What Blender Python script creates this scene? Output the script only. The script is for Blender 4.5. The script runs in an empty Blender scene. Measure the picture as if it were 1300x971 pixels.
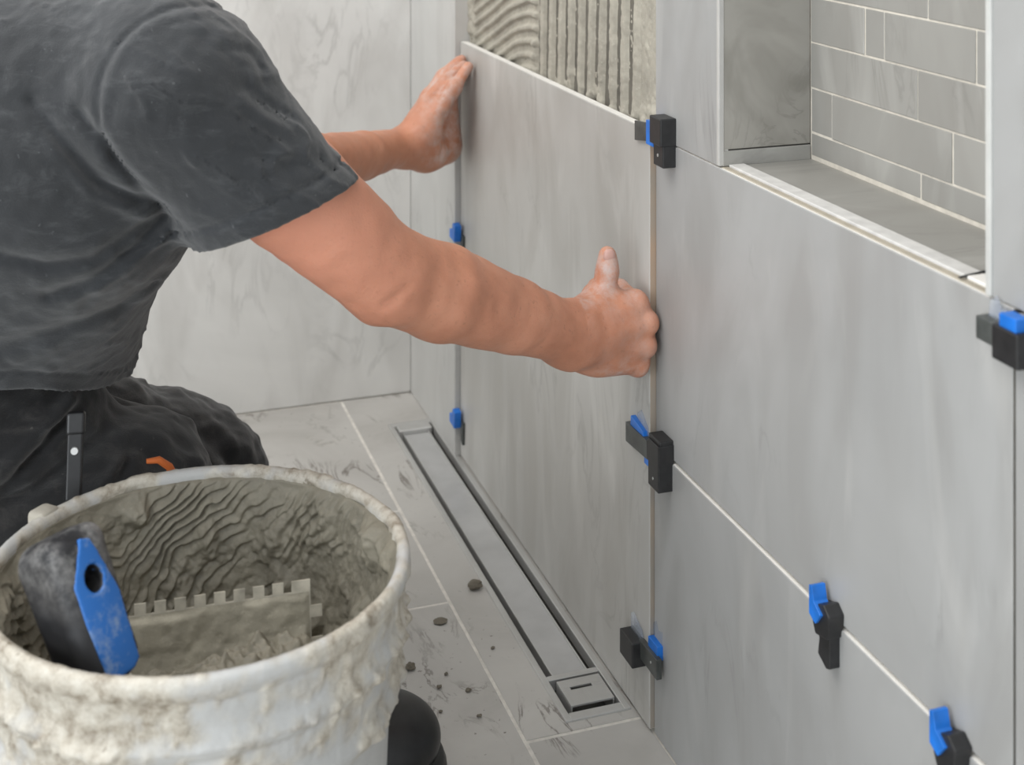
import bpy, bmesh, math, random
import numpy as np
from mathutils import Vector, Matrix

random.seed(7)
rng = np.random.default_rng(7)
SC = bpy.context.scene
COL = SC.collection

# ------------------------------------------------------------------ camera, world, lights, exposure
cam_d = bpy.data.cameras.new('camera')
cam = bpy.data.objects.new('camera', cam_d)
COL.objects.link(cam)
cam.location = (-0.584, 0.0, 0.89)
cam.rotation_euler = (math.radians(90), 0, -math.atan2(0.32, 0.9474))
cam_d.sensor_width = 36
cam_d.lens = 1777 / 1300 * 36
cam_d.shift_y = -685.5 / 1300          # level camera, view shifted down: uprights stay upright
cam_d.clip_start = 0.02
cam_d.dof.use_dof = True
cam_d.dof.focus_distance = 1.33
cam_d.dof.aperture_fstop = 8.0
SC.camera = cam

world = bpy.data.worlds.new('world')
SC.world = world
world.use_nodes = True
bg = world.node_tree.nodes['Background']
bg.inputs[0].default_value = (0.93, 0.97, 1.0, 1)
bg.inputs[1].default_value = 1.22


def area_light(name, loc, target, size, power, color):
    l = bpy.data.lights.new(name, 'AREA')
    l.shape = 'SQUARE'
    l.size = size
    l.energy = power
    l.color = color
    o = bpy.data.objects.new(name, l)
    COL.objects.link(o)
    o.location = loc
    o.rotation_euler = (Vector(target) - Vector(loc)).to_track_quat('-Z', 'Y').to_euler()
    return o


area_light('ceiling_lamp', (-1.35, 1.15, 2.45), (-0.30, 1.50, 0.1), 1.3, 32, (1.0, 0.96, 0.91))
area_light('window_light', (-2.8, -1.1, 1.0), (-0.1, 1.2, 0.3), 1.5, 42, (0.9, 0.96, 1.0))
SC.view_settings.view_transform = 'Standard'
SC.view_settings.look = 'None'
SC.view_settings.gamma = 1
SC.view_settings.use_curve_mapping = False
SC.view_settings.exposure = 0.05


# ------------------------------------------------------------------ material helpers
class NT:
    def __init__(self, name):
        self.m = bpy.data.materials.new(name)
        self.m.use_nodes = True
        self.t = self.m.node_tree
        self.b = self.t.nodes['Principled BSDF']

    def n(self, kind, **kw):
        nd = self.t.nodes.new(kind)
        for k, v in kw.items():
            setattr(nd, k, v)
        return nd

    def link(self, a, b):
        self.t.links.new(a, b)

    def coord(self, scale=(1, 1, 1), rot=(0, 0, 0), vary=False):
        tc = self.n('ShaderNodeTexCoord')
        mp = self.n('ShaderNodeMapping')
        mp.inputs['Scale'].default_value = scale
        mp.inputs['Rotation'].default_value = rot
        src = tc.outputs['Object']
        if vary:
            oi = self.n('ShaderNodeObjectInfo')
            ml = self.n('ShaderNodeMath', operation='MULTIPLY')
            ml.inputs[1].default_value = 37.0
            self.link(oi.outputs['Random'], ml.inputs[0])
            ad = self.n('ShaderNodeVectorMath', operation='ADD')
            self.link(src, ad.inputs[0])
            self.link(ml.outputs[0], ad.inputs[1])
            src = ad.outputs[0]
        self.link(src, mp.inputs['Vector'])
        return mp.outputs[0]

    def noise(self, vec, scale, detail=4, rough=0.55, dist=0.0):
        nd = self.n('ShaderNodeTexNoise')
        nd.inputs['Scale'].default_value = scale
        nd.inputs['Detail'].default_value = detail
        nd.inputs['Roughness'].default_value = rough
        nd.inputs['Distortion'].default_value = dist
        self.link(vec, nd.inputs['Vector'])
        return nd.outputs['Fac']

    def ramp(self, fac, stops):
        r = self.n('ShaderNodeValToRGB')
        els = r.color_ramp.elements
        while len(els) < len(stops):
            els.new(0.5)
        for e, (p, c) in zip(els, stops):
            e.position = p
            e.color = (c, c, c, 1) if not hasattr(c, '__len__') else (*c, 1)
        self.link(fac, r.inputs[0])
        return r.outputs[0]

    def mix(self, fac, a, b, blend='MIX'):
        x = self.n('ShaderNodeMix', data_type='RGBA', blend_type=blend)
        for sock, v in ((x.inputs['Factor'], fac), (x.inputs['A'], a), (x.inputs['B'], b)):
            if hasattr(v, 'is_linked'):
                self.link(v, sock)
            elif hasattr(v, '__len__'):
                sock.default_value = (*v, 1)
            else:
                sock.default_value = v
        return x.outputs['Result']

    def bump(self, h, strength=0.3, dist=0.002):
        b = self.n('ShaderNodeBump')
        b.inputs['Strength'].default_value = strength
        b.inputs['Distance'].default_value = dist
        self.link(h, b.inputs['Height'])
        self.link(b.outputs[0], self.b.inputs['Normal'])

    def done(self, color, rough=0.5, metal=0.0, spec=0.5):
        s = self.b.inputs['Base Color']
        if hasattr(color, 'is_linked'):
            self.link(color, s)
        else:
            s.default_value = (*color, 1)
        if hasattr(rough, 'is_linked'):
            self.link(rough, self.b.inputs['Roughness'])
        else:
            self.b.inputs['Roughness'].default_value = rough
        self.b.inputs['Metallic'].default_value = metal
        self.b.inputs['Specular IOR Level'].default_value = spec
        return self.m


def plain(name, col, rough=0.5, metal=0.0, noise_amt=0.25, scale=40):
    t = NT(name)
    v = t.coord()
    f = t.noise(v, scale)
    lo = tuple(c * (1 - noise_amt) for c in col)
    hi = tuple(min(1, c * (1 + noise_amt)) for c in col)
    return t.done(t.ramp(f, [(0.3, lo), (0.7, hi)]), rough, metal)


def stone(name, base, vein, rot, streak=(1, 5, 1.5), amt=0.6, rough=0.42, dark=None, dust=0.0):
    """grey porcelain with soft mottling and thin drifting veins"""
    t = NT(name)
    vs = t.coord(streak, rot, vary=True)
    v = t.coord((1, 1, 1), (0, 0, 0), vary=True)
    big = t.noise(v, 3.2, 5, 0.6, 0.6)
    st = t.noise(vs, 1.9, 3, 0.5, 1.6)
    col = t.mix(t.ramp(big, [(0.3, 0.0), (0.72, 1.0)]), tuple(c * 0.88 for c in base), tuple(c * 1.09 for c in base))
    col = t.mix(t.ramp(st, [(0.42, 0.0), (0.66, amt)]), col, dark or vein)
    vn = t.noise(vs, 2.0, 6, 0.55, 2.2)
    ln = t.ramp(vn, [(0.470, 0.0), (0.50, 0.36), (0.530, 0.0)])
    msk = t.ramp(t.noise(v, 5.0, 3), [(0.5, 0.0), (0.68, 1.0)])
    col = t.mix(t.mix(1.0, ln, msk, 'MULTIPLY'), col, tuple(c * 0.55 for c in vein))
    if dust:
        dn = t.noise(t.coord((1, 4, 1.2), rot, vary=True), 3.0, 3, 0.55, 1.4)
        col = t.mix(t.ramp(dn, [(0.55, 0.0), (0.75, dust)]), col, (0.68, 0.67, 0.64))
    t.bump(t.noise(v, 90, 4), 0.06, 0.0008)
    rr = t.ramp(big, [(0.3, rough - 0.06), (0.7, rough + 0.1)])
    return t.done(col, rr)


M = {}
M['tile'] = stone('grey_porcelain', (0.50, 0.49, 0.465), (0.37, 0.355, 0.325), (math.radians(16), 0, 0), amt=0.5, dust=0.35)
M['tile_cool'] = stone('cool_grey_porcelain', (0.358, 0.359, 0.354), (0.275, 0.270, 0.260), (math.radians(-16), 0, 0), amt=0.55, dust=0.14)
M['marble'] = stone('pale_marble', (0.68, 0.67, 0.645), (0.48, 0.465, 0.44), (0, math.radians(24), 0), streak=(5, 1, 1.8), amt=0.45, rough=0.4)
M['strip'] = stone('pale_strip_porcelain', (0.54, 0.535, 0.515), (0.45, 0.44, 0.42), (0, 0, 0), amt=0.35)
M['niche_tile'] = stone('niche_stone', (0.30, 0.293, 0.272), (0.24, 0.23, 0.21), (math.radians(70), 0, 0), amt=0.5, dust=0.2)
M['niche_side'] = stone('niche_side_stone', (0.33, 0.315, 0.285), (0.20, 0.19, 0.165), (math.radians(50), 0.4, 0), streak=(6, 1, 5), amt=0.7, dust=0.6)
M['tile_edge'] = plain('tile_edge_white', (0.80, 0.78, 0.74), 0.6, 0, 0.06, 60)


def clay_edge():
    t = NT('clay_tile_edge')
    f = t.noise(t.coord((1, 1, 1)), 5.5, 3, 0.6)
    return t.done(t.ramp(f, [(0.42, (0.30, 0.28, 0.25)), (0.54, (0.36, 0.30, 0.24)), (0.68, (0.48, 0.32, 0.21))]), 0.7)


M['clay'] = clay_edge()


def floor_mat():
    t = NT('floor_slate_porcelain')
    v = t.coord((1, 1, 1), (0, 0, 0), vary=True)
    w = t.coord()
    big = t.noise(v, 4.0, 6, 0.6, 0.8)
    col = t.ramp(big, [(0.28, (0.37, 0.355, 0.33)), (0.5, (0.455, 0.44, 0.415)), (0.75, (0.53, 0.515, 0.485))])
    vn = t.noise(t.coord((3, 1, 1), (0, 0, 0.6), vary=True), 5.0, 8, 0.65, 1.2)
    msk = t.ramp(t.noise(w, 7.0, 3), [(0.5, 0.0), (0.62, 1.0)])
    col = t.mix(t.mix(1.0, t.ramp(vn, [(0.475, 0.0), (0.5, 0.9), (0.525, 0.0)]), msk, 'MULTIPLY'), col, (0.12, 0.10, 0.085))
    sp = t.ramp(t.noise(w, 150, 3, 0.6), [(0.66, 0.0), (0.70, 0.85)])
    col = t.mix(t.mix(1.0, sp, t.ramp(t.noise(w, 9, 2), [(0.48, 0.0), (0.62, 1.0)]), 'MULTIPLY'), col, (0.13, 0.11, 0.09))
    du = t.ramp(t.noise(w, 14, 6, 0.7), [(0.55, 0.0), (0.8, 0.5)])
    col = t.mix(du, col, (0.52, 0.50, 0.46))
    t.bump(t.noise(v, 60, 6), 0.12, 0.001)
    return t.done(col, 0.45)


M['floor'] = floor_mat()
M['grout'] = plain('pale_grout', (0.66, 0.63, 0.58), 0.85, 0, 0.15, 90)
M['niche_grout'] = plain('niche_grout', (0.60, 0.56, 0.49), 0.85, 0, 0.12, 90)


def mortar_mat(name, col, rough=0.75, speck=0.0):
    t = NT(name)
    v = t.coord()
    f = t.noise(v, 35, 6, 0.6)
    c = t.ramp(f, [(0.3, tuple(x * 0.78 for x in col)), (0.7, tuple(x * 1.15 for x in col))])
    if speck:
        c = t.mix(t.ramp(t.noise(v, 260, 2), [(0.62, 0.0), (0.7, speck)]), c, tuple(x * 1.6 for x in col))
    t.bump(t.noise(v, 300, 5, 0.65), 0.5, 0.0012)
    return t.done(c, rough)


M['bed'] = mortar_mat('wall_mortar', (0.40, 0.375, 0.315), 0.8, 0.25)
M['mortar'] = mortar_mat('wet_mortar', (0.225, 0.205, 0.158), 0.62, 0.2)
M['dry_mortar'] = mortar_mat('dried_mortar', (0.42, 0.39, 0.33), 0.85, 0.3)
M['backing'] = plain('wall_backing', (0.13, 0.12, 0.10), 0.9)


def steel():
    t = NT('brushed_steel')
    f = t.noise(t.coord((60, 2, 2)), 6, 5, 0.6)
    g = t.noise(t.coord(), 9, 4, 0.6)
    c = t.mix(t.ramp(g, [(0.4, 0.0), (0.7, 0.55)]), (0.60, 0.60, 0.585), (0.44, 0.43, 0.41))
    return t.done(c, t.ramp(f, [(0.3, 0.34), (0.7, 0.5)]), 0.6)


M['steel'] = steel()
M['dark_steel'] = plain('dark_channel_steel', (0.15, 0.145, 0.135), 0.45, 0.7, 0.3, 25)
M['film'] = plain('grey_cover_plate', (0.46, 0.46, 0.455), 0.36, 0.15, 0.10, 18)
M['black_plastic'] = plain('black_plastic', (0.018, 0.018, 0.019), 0.42, 0, 0.3, 120)
M['grey_plastic'] = plain('charcoal_plastic', (0.06, 0.065, 0.062), 0.4, 0, 0.4, 60)
M['blue_plastic'] = plain('blue_plastic', (0.012, 0.16, 0.60), 0.35, 0, 0.2, 50)


def clear_plastic():
    t = NT('clear_plastic')
    t.b.inputs['Transmission Weight'].default_value = 0.75
    t.b.inputs['IOR'].default_value = 1.3
    t.b.inputs['Alpha'].default_value = 0.55
    f = t.noise(t.coord(), 50)
    return t.done(t.ramp(f, [(0.3, (0.62, 0.72, 0.9)), (0.7, (0.85, 0.9, 0.97))]), 0.25)


M['clear'] = clear_plastic()


def cloth_mat(name, col, dustcol, dust, weave=900, blotch=9.0):
    t = NT(name)
    v = t.coord()
    f = t.noise(v, blotch, 6, 0.65)
    c = t.ramp(f, [(0.3, tuple(x * 0.75 for x in col)), (0.72, tuple(x * 1.25 for x in col))])
    d = t.noise(t.coord((1, 1, 2.5), (0.3, 0.5, 0)), 26, 7, 0.72, 0.6)
    c = t.mix(t.ramp(d, [(0.52, 0.0), (0.8, dust)]), c, dustcol)
    sp = t.ramp(t.noise(v, 210, 2), [(0.72, 0.0), (0.76, dust)])
    c = t.mix(sp, c, dustcol)
    t.b.inputs['Sheen Weight'].default_value = 0.25
    t.b.inputs['Sheen Roughness'].default_value = 0.6
    hh = t.n('ShaderNodeMath', operation='ADD')
    t.link(t.noise(v, weave, 2), hh.inputs[0])
    t.link(t.noise(v, 130, 4, 0.6), hh.inputs[1])
    t.bump(hh.outputs[0], 0.35, 0.0012)
    return t.done(c, 0.92, 0, 0.2)


M['shirt'] = cloth_mat('charcoal_cotton', (0.027, 0.029, 0.032), (0.15, 0.155, 0.16), 0.36)
M['trousers'] = cloth_mat('black_work_canvas', (0.013, 0.013, 0.014), (0.13, 0.12, 0.11), 0.32, 700, 12)


def skin_mat():
    t = NT('skin')
    v = t.coord()
    f = t.noise(v, 14, 5, 0.6)
    c = t.ramp(f, [(0.3, (0.43, 0.185, 0.110)), (0.5, (0.53, 0.235, 0.145)), (0.72, (0.61, 0.29, 0.185))])
    fr = t.ramp(t.noise(v, 220, 3, 0.6), [(0.60, 0.0), (0.72, 0.35)])
    c = t.mix(fr, c, (0.27, 0.12, 0.07))
    pale = t.n('ShaderNodeAttribute', attribute_name='pale')
    c = t.mix(pale.outputs['Fac'], c, (0.78, 0.345, 0.235))
    # chalky dust on the hands (nearest the wall), broken up by noise
    sx = t.n('ShaderNodeSeparateXYZ')
    tc = t.n('ShaderNodeTexCoord')
    t.link(tc.outputs['Object'], sx.inputs[0])
    mr = t.n('ShaderNodeMapRange')
    mr.inputs['From Min'].default_value = -0.105
    mr.inputs['From Max'].default_value = -0.02
    t.link(sx.outputs['X'], mr.inputs['Value'])
    d = t.ramp(t.noise(v, 60, 6, 0.7), [(0.40, 0.0), (0.70, 1.0)])
    k = t.n('ShaderNodeMath', operation='MULTIPLY')
    t.link(mr.outputs[0], k.inputs[0])
    t.link(d, k.inputs[1])
    at = t.n('ShaderNodeAttribute', attribute_name='dust')
    k2 = t.n('ShaderNodeMath', operation='MULTIPLY')
    t.link(d, k2.inputs[0])
    t.link(at.outputs['Fac'], k2.inputs[1])
    k3 = t.n('ShaderNodeMath', operation='MAXIMUM')
    km = t.n('ShaderNodeMath', operation='MULTIPLY')
    km.inputs[1].default_value = 0.35
    t.link(k.outputs[0], km.inputs[0])
    t.link(km.outputs[0], k3.inputs[0])
    t.link(k2.outputs[0], k3.inputs[1])
    c = t.mix(k3.outputs[0], c, (0.56, 0.44, 0.40))
    t.b.inputs['Subsurface Weight'].default_value = 0.12
    t.b.inputs['Subsurface Radius'].default_value = (0.008, 0.003, 0.0015)
    t.b.inputs['Subsurface Scale'].default_value = 0.6
    hb = t.n('ShaderNodeMath', operation='ADD')
    t.link(t.noise(v, 420, 3), hb.inputs[0])
    t.link(t.noise(t.coord((1, 1, 1)), 120, 4, 0.6), hb.inputs[1])
    t.bump(hb.outputs[0], 0.28, 0.0012)
    return t.done(c, 0.5, 0, 0.4)


M['skin'] = skin_mat()
M['nail'] = plain('nail', (0.55, 0.33, 0.28), 0.35, 0, 0.1)
M['hair'] = plain('hair', (0.03, 0.02, 0.014), 0.6, 0, 0.5, 300)
M['eye'] = plain('eye', (0.6, 0.58, 0.55), 0.2, 0, 0.05)
M['orange'] = plain('orange_trim', (0.62, 0.15, 0.03), 0.6, 0, 0.15)
M['rubber'] = plain('black_rubber', (0.014, 0.014, 0.015), 0.38, 0, 0.35, 60)
M['tan'] = plain('tan_webbing', (0.34, 0.21, 0.10), 0.8)


def grip_mat():
    t = NT('dusty_black_grip')
    v = t.coord()
    d = t.ramp(t.noise(v, 28, 7, 0.72), [(0.44, 0.0), (0.70, 0.85)])
    gz = t.n('ShaderNodeSeparateXYZ')
    tc = t.n('ShaderNodeTexCoord')
    t.link(tc.outputs['Object'], gz.inputs[0])
    mr = t.n('ShaderNodeMapRange')
    mr.inputs['From Min'].default_value = 0.375
    mr.inputs['From Max'].default_value = 0.42
    t.link(gz.outputs['Z'], mr.inputs['Value'])
    k = t.n('ShaderNodeMath', operation='MULTIPLY')
    t.link(d, k.inputs[0])
    t.link(mr.outputs[0], k.inputs[1])
    return t.done(t.mix(k.outputs[0], (0.014, 0.014, 0.016), (0.36, 0.35, 0.34)), 0.5)


M['grip'] = grip_mat()


def blue_dusty():
    t = NT('dusty_blue_plastic')
    v = t.coord()
    d = t.ramp(t.noise(v, 45, 6, 0.7), [(0.50, 0.0), (0.72, 0.75)])
    return t.done(t.mix(d, (0.015, 0.125, 0.42), (0.33, 0.40, 0.47)), 0.4)


M['blue_dusty'] = blue_dusty()


def bucket_mat():
    t = NT('white_bucket_plastic')
    v = t.coord()
    at = t.n('ShaderNodeAttribute', attribute_name='mortar')
    base = t.ramp(t.noise(v, 14, 5, 0.6), [(0.3, (0.42, 0.42, 0.41)), (0.7, (0.54, 0.54, 0.53))])
    sm = t.ramp(t.noise(v, 55, 8, 0.75), [(0.34, (0.24, 0.20, 0.15)), (0.50, (0.48, 0.44, 0.37)), (0.66, (0.62, 0.59, 0.52)), (0.8, (0.74, 0.72, 0.66))])
    c = t.mix(at.outputs['Fac'], base, sm)
    sp = t.ramp(t.noise(v, 75, 3), [(0.69, 0.0), (0.73, 0.7)])
    sp2 = t.mix(1.0, sp, at.outputs['Fac'], 'MULTIPLY')
    c = t.mix(sp2, c, (0.20, 0.165, 0.12))
    t.bump(t.noise(v, 130, 6, 0.7), 0.5, 0.0015)
    return t.done(c, 0.48)


M['bucket'] = bucket_mat()


# ------------------------------------------------------------------ object helpers
def tag(o, label=None, cat=None, group=None, kind=None):
    for k, v in (('label', label), ('category', cat), ('group', group), ('kind', kind)):
        if v:
            o[k] = v
    return o


def link(name, me, mats=None, parent=None):
    o = bpy.data.objects.new(name, me)
    COL.objects.link(o)
    for m in (mats or []):
        me.materials.append(M[m] if isinstance(m, str) else m)
    if parent:
        o.parent = parent
    return o


def empty(name, loc):
    o = bpy.data.objects.new(name, None)
    COL.objects.link(o)
    o.location = loc
    o.empty_display_size = 0.02
    return o


def put(o, parent):
    """parent with geometry kept where it was modelled (world coordinates)"""
    o.parent = parent
    o.matrix_parent_inverse = Matrix.Translation(parent.location).inverted() if parent else Matrix()
    return o


def np_mesh(name, V, Fq, smooth=True):
    me = bpy.data.meshes.new(name)
    V = np.asarray(V, dtype=np.float32)
    Fq = np.asarray(Fq, dtype=np.int32)
    k = Fq.shape[1]
    me.vertices.add(len(V))
    me.vertices.foreach_set('co', V.ravel())
    me.loops.add(Fq.size)
    me.loops.foreach_set('vertex_index', Fq.ravel())
    me.polygons.add(len(Fq))
    me.polygons.foreach_set('loop_start', np.arange(0, Fq.size, k, dtype=np.int32))
    me.polygons.foreach_set('loop_total', np.full(len(Fq), k, dtype=np.int32))
    me.update(calc_edges=True)
    me.validate()
    me.polygons.foreach_set('use_smooth', np.full(len(me.polygons), smooth))
    return me


def bm_mesh(name, bm, smooth=False):
    me = bpy.data.meshes.new(name)
    bm.normal_update()
    bm.to_mesh(me)
    bm.free()
    if smooth:
        me.polygons.foreach_set('use_smooth', [True] * len(me.polygons))
    return me


def add_box(bm, x0, x1, y0, y1, z0, z1, bev=0.0, mat=None, seg=1):
    r = bmesh.ops.create_cube(bm, size=1)
    vs = r['verts']
    mtx = Matrix.Translation(((x0 + x1) / 2, (y0 + y1) / 2, (z0 + z1) / 2)) @ Matrix.Diagonal((abs(x1 - x0), abs(y1 - y0), abs(z1 - z0), 1))
    if mat is not None:
        mtx = mat @ mtx
    bmesh.ops.transform(bm, matrix=mtx, verts=vs)
    if bev:
        es = list({e for v in vs for e in v.link_edges})
        bmesh.ops.bevel(bm, geom=es, offset=bev, segments=seg, affect='EDGES', profile=0.5)


def box_obj(name, x0, x1, y0, y1, z0, z1, mat, parent=None, bev=0.0008, side=None, sides=None, seg=1):
    """box; `side` material goes on every face but ±front axis (0 = x, 2 = z)"""
    bm = bmesh.new()
    add_box(bm, x0, x1, y0, y1, z0, z1, bev, seg=seg)
    me = bm_mesh(name, bm)
    o = link(name, me, [mat] + ([side] if side else []) + (list(sides.values()) if sides else []), None)
    if side is not None or sides:
        ax = 0 if (x1 - x0) < (z1 - z0) else 2
        for p in me.polygons:
            if abs(p.normal[ax]) < 0.6 and side:
                p.material_index = 1
            if sides:
                for i, d in enumerate(sides):
                    if p.normal.dot(Vector(d)) > 0.8:
                        p.material_index = (2 if side else 1) + i
    if parent is not None:
        put(o, parent)
    return o


def prism(bm, pts, d0, d1, frame):
    """closed polygon pts (a,b) extruded along c from d0 to d1; frame(a,b,c) -> xyz"""
    lo = [bm.verts.new(frame(a, b, d0)) for a, b in pts]
    hi = [bm.verts.new(frame(a, b, d1)) for a, b in pts]
    n = len(pts)
    bm.faces.new(lo[::-1])
    bm.faces.new(hi)
    for i in range(n):
        bm.faces.new((lo[i], lo[(i + 1) % n], hi[(i + 1) % n], hi[i]))
    bmesh.ops.recalc_face_normals(bm, faces=bm.faces)


def tube_mesh(name, pts, r, n=8):
    pts = [Vector(p) for p in pts]
    V, Fq = [], []
    up = Vector((0.13, 0.31, 0.94))
    for i, p in enumerate(pts):
        d = (pts[min(i + 1, len(pts) - 1)] - pts[max(i - 1, 0)]).normalized()
        a = d.cross(up).normalized()
        b = d.cross(a)
        rr = r[i] if hasattr(r, '__len__') else r
        for k in range(n):
            t = 2 * math.pi * k / n
            V.append(p + a * (rr * math.cos(t)) + b * (rr * math.sin(t)))
    for i in range(len(pts) - 1):
        for k in range(n):
            Fq.append((i * n + k, i * n + (k + 1) % n, (i + 1) * n + (k + 1) % n, (i + 1) * n + k))
    s = len(V)
    V += [pts[0], pts[-1]]
    me = np_mesh(name, V, Fq)
    return me


# ------------------------------------------------------------------ noise and signed-distance modelling
_H = rng.random(65536).astype(np.float32)


def vnoise(P, scale, seed=0):
    Q = (P * scale + seed * 17.31).astype(np.float32)
    I = np.floor(Q).astype(np.int64)
    Fr = Q - I
    Fr = Fr * Fr * (3 - 2 * Fr)
    out = np.zeros(len(P), np.float32)
    for dx in (0, 1):
        wx = Fr[:, 0] if dx else 1 - Fr[:, 0]
        for dy in (0, 1):
            wy = wx * (Fr[:, 1] if dy else 1 - Fr[:, 1])
            for dz in (0, 1):
                w = wy * (Fr[:, 2] if dz else 1 - Fr[:, 2])
                h = ((I[:, 0] + dx) * 73856093 ^ (I[:, 1] + dy) * 19349663 ^ (I[:, 2] + dz) * 83492791) & 65535
                out += w * _H[h]
    return out * 2 - 1


def fbm(P, scale, octv=3, seed=0):
    o = np.zeros(len(P), np.float32)
    a = 1.0
    for i in range(octv):
        o += a * vnoise(P, scale * 2 ** i, seed + i)
        a *= 0.5
    return o


def A(p):
    return np.array(p, dtype=np.float32)


def seg(P, a, b):
    a, b = A(a), A(b)
    ba = b - a
    h = np.clip(((P - a) @ ba) / max(float(ba @ ba), 1e-9), 0, 1)
    return np.sqrt((((P - a) - h[:, None] * ba) ** 2).sum(1)), h


def cone(P, a, b, ra, rb):
    d, h = seg(P, a, b)
    return d - (ra + (rb - ra) * h)


def ell(P, c, r, R=None):
    q = P - A(c)
    if R is not None:
        q = q @ np.array(R, dtype=np.float32).T
    r = A(r)
    k0 = np.sqrt(((q / r) ** 2).sum(1)) + 1e-6
    k1 = np.sqrt(((q / (r * r)) ** 2).sum(1)) + 1e-6
    return k0 * (k0 - 1) / k1


def smin(a, b, k):
    h = np.clip(0.5 + 0.5 * (b - a) / k, 0, 1)
    return b * (1 - h) + a * h - k * h * (1 - h)


def groove(P, pts, depth, width):
    """carve (depth>0) or raise (depth<0) along a polyline"""
    m = np.full(len(P), 9.0, np.float32)
    for i in range(len(pts) - 1):
        m = np.minimum(m, seg(P, pts[i], pts[i + 1])[0])
    return depth * np.exp(-(m / width) ** 2)


def sdf_mesh(name, fn, lo, hi, h, margin=0.012):
    lo, hi = A(lo), A(hi)
    B = 8
    nb = np.ceil((hi - lo) / (h * B)).astype(int)
    n = nb * B
    bi = np.stack(np.meshgrid(*[np.arange(k) for k in nb], indexing='ij'), -1).reshape(-1, 3)
    bc = lo + (bi * B + (B - 1) / 2).astype(np.float32) * h
    d = fn(bc.astype(np.float32))
    act = np.abs(d) < B * h * 0.9 + margin
    F = np.repeat(np.repeat(np.repeat(np.where(d < 0, -1, 1).astype(np.float32).reshape(nb), B, 0), B, 1), B, 2)
    off = np.stack(np.meshgrid(*[np.arange(B)] * 3, indexing='ij'), -1).reshape(-1, 3)
    ab = bi[act]
    for s in range(0, len(ab), 900):
        idx = (ab[s:s + 900, None, :] * B + off[None]).reshape(-1, 3)
        F[idx[:, 0], idx[:, 1], idx[:, 2]] = fn((lo + idx.astype(np.float32) * h).astype(np.float32))
    S = F < 0
    cnt = np.zeros(tuple(n - 1), np.uint8)
    sl = [slice(0, -1), slice(1, None)]
    for i in (0, 1):
        for j in (0, 1):
            for k in (0, 1):
                cnt += S[sl[i], sl[j], sl[k]]
    c = np.argwhere((cnt > 0) & (cnt < 8))
    ids = np.full(cnt.shape, -1, np.int32)
    ids[c[:, 0], c[:, 1], c[:, 2]] = np.arange(len(c))
    acc = np.zeros((len(c), 3), np.float32)
    num = np.zeros(len(c), np.float32)
    corners = [(i, j, k) for i in (0, 1) for j in (0, 1) for k in (0, 1)]
    val = {q: F[c[:, 0] + q[0], c[:, 1] + q[1], c[:, 2] + q[2]] for q in corners}
    for q in corners:
        for ax in range(3):
            if q[ax] == 0:
                q2 = list(q)
                q2[ax] = 1
                q2 = tuple(q2)
                a, b = val[q], val[q2]
                m = (a < 0) != (b < 0)
                t = np.where(m, a / np.where(m, a - b, 1), 0)
                p = np.tile(A(q), (len(c), 1))
                p[:, ax] += t
                acc += p * m[:, None]
                num += m
    V = lo + (c + acc / num[:, None]) * h
    quads = []
    for ax in range(3):
        s0 = [slice(None)] * 3
        s1 = [slice(None)] * 3
        s0[ax], s1[ax] = slice(0, -1), slice(1, None)
        a, b = S[tuple(s0)], S[tuple(s1)]
        e = np.argwhere(a != b)
        u, v = (ax + 1) % 3, (ax + 2) % 3
        ok = (e[:, u] > 0) & (e[:, v] > 0) & (e[:, u] < n[u] - 1) & (e[:, v] < n[v] - 1)
        e = e[ok]
        neg = a[e[:, 0], e[:, 1], e[:, 2]]
        q = []
        for du, dv in ((-1, -1), (0, -1), (0, 0), (-1, 0)):
            w = e.copy()
            w[:, u] += du
            w[:, v] += dv
            q.append(ids[w[:, 0], w[:, 1], w[:, 2]])
        q = np.stack(q, 1)
        q[~neg] = q[~neg][:, ::-1]
        quads.append(q)
    return np_mesh(name, V, np.concatenate(quads))


# ------------------------------------------------------------------ the room: floor, right wall with niche, back wall
G = 0.0018
bm = bmesh.new()
for q in ((-2.4, -0.0800, -0.8, 2.30), (-0.0085, 0.10, -0.8, 2.30), (-0.0800, -0.0085, -0.8, 1.322), (-0.0800, -0.0085, 2.085, 2.30)):
    add_box(bm, *q, -0.06, -0.0007)
add_box(bm, -0.0800, -0.0085, 1.322, 2.085, -0.06, -0.031)
floor = link('floor', bm_mesh('floor', bm), ['grout'])
tag(floor, kind='structure')
YB = 2.20       # back wall face


def floor_tile(x0, x1, y0, y1):
    return box_obj('floor_tile', x0 + G, x1 - G, y0 + G, y1 - G, -0.012, random.uniform(-0.0004, 0.0004), 'floor', floor, 0.0009, 'tile_edge' if False else None)


DX0, DX1, DY0, DY1 = -0.080, -0.0085, 1.322, 2.085   # drain opening
cols = [(-0.128, None), (-0.60, -0.128), (-1.07, -0.60), (-1.54, -1.07)]
floor_tile(-0.128, 0.0, 0.40, 0.854)
floor_tile(-0.128, 0.0, 0.854, 1.308)
for x0, x1, ys in ((-0.60, -0.128, (0.2, 0.66, 1.12, 1.578, 1.815, 2.2005)), (-1.07, -0.60, (0.2, 0.66, 1.12, 1.578, 1.90, 2.2005)), (-1.54, -1.07, (0.2, 0.66, 1.12, 1.578, 2.0, 2.2005))):
    for i in range(len(ys) - 1):
        floor_tile(x0, x1, ys[i], ys[i + 1])
# the tile the drain is set into: a strip beside it and one past its end
bm = bmesh.new()
for q in ((-0.128 + G, DX0, 1.308 + G, YB - G), (DX0, DX1, 1.308 + G, DY0), (DX0, -0.0015, DY1, YB - G), (DX1, -0.0015, 1.308 + G, DY1)):
    add_box(bm, q[0], q[1], q[2], q[3], -0.012, 0.0003)
put(link('floor_tile', bm_mesh('floor_tile', bm), ['floor']), floor)

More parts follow.
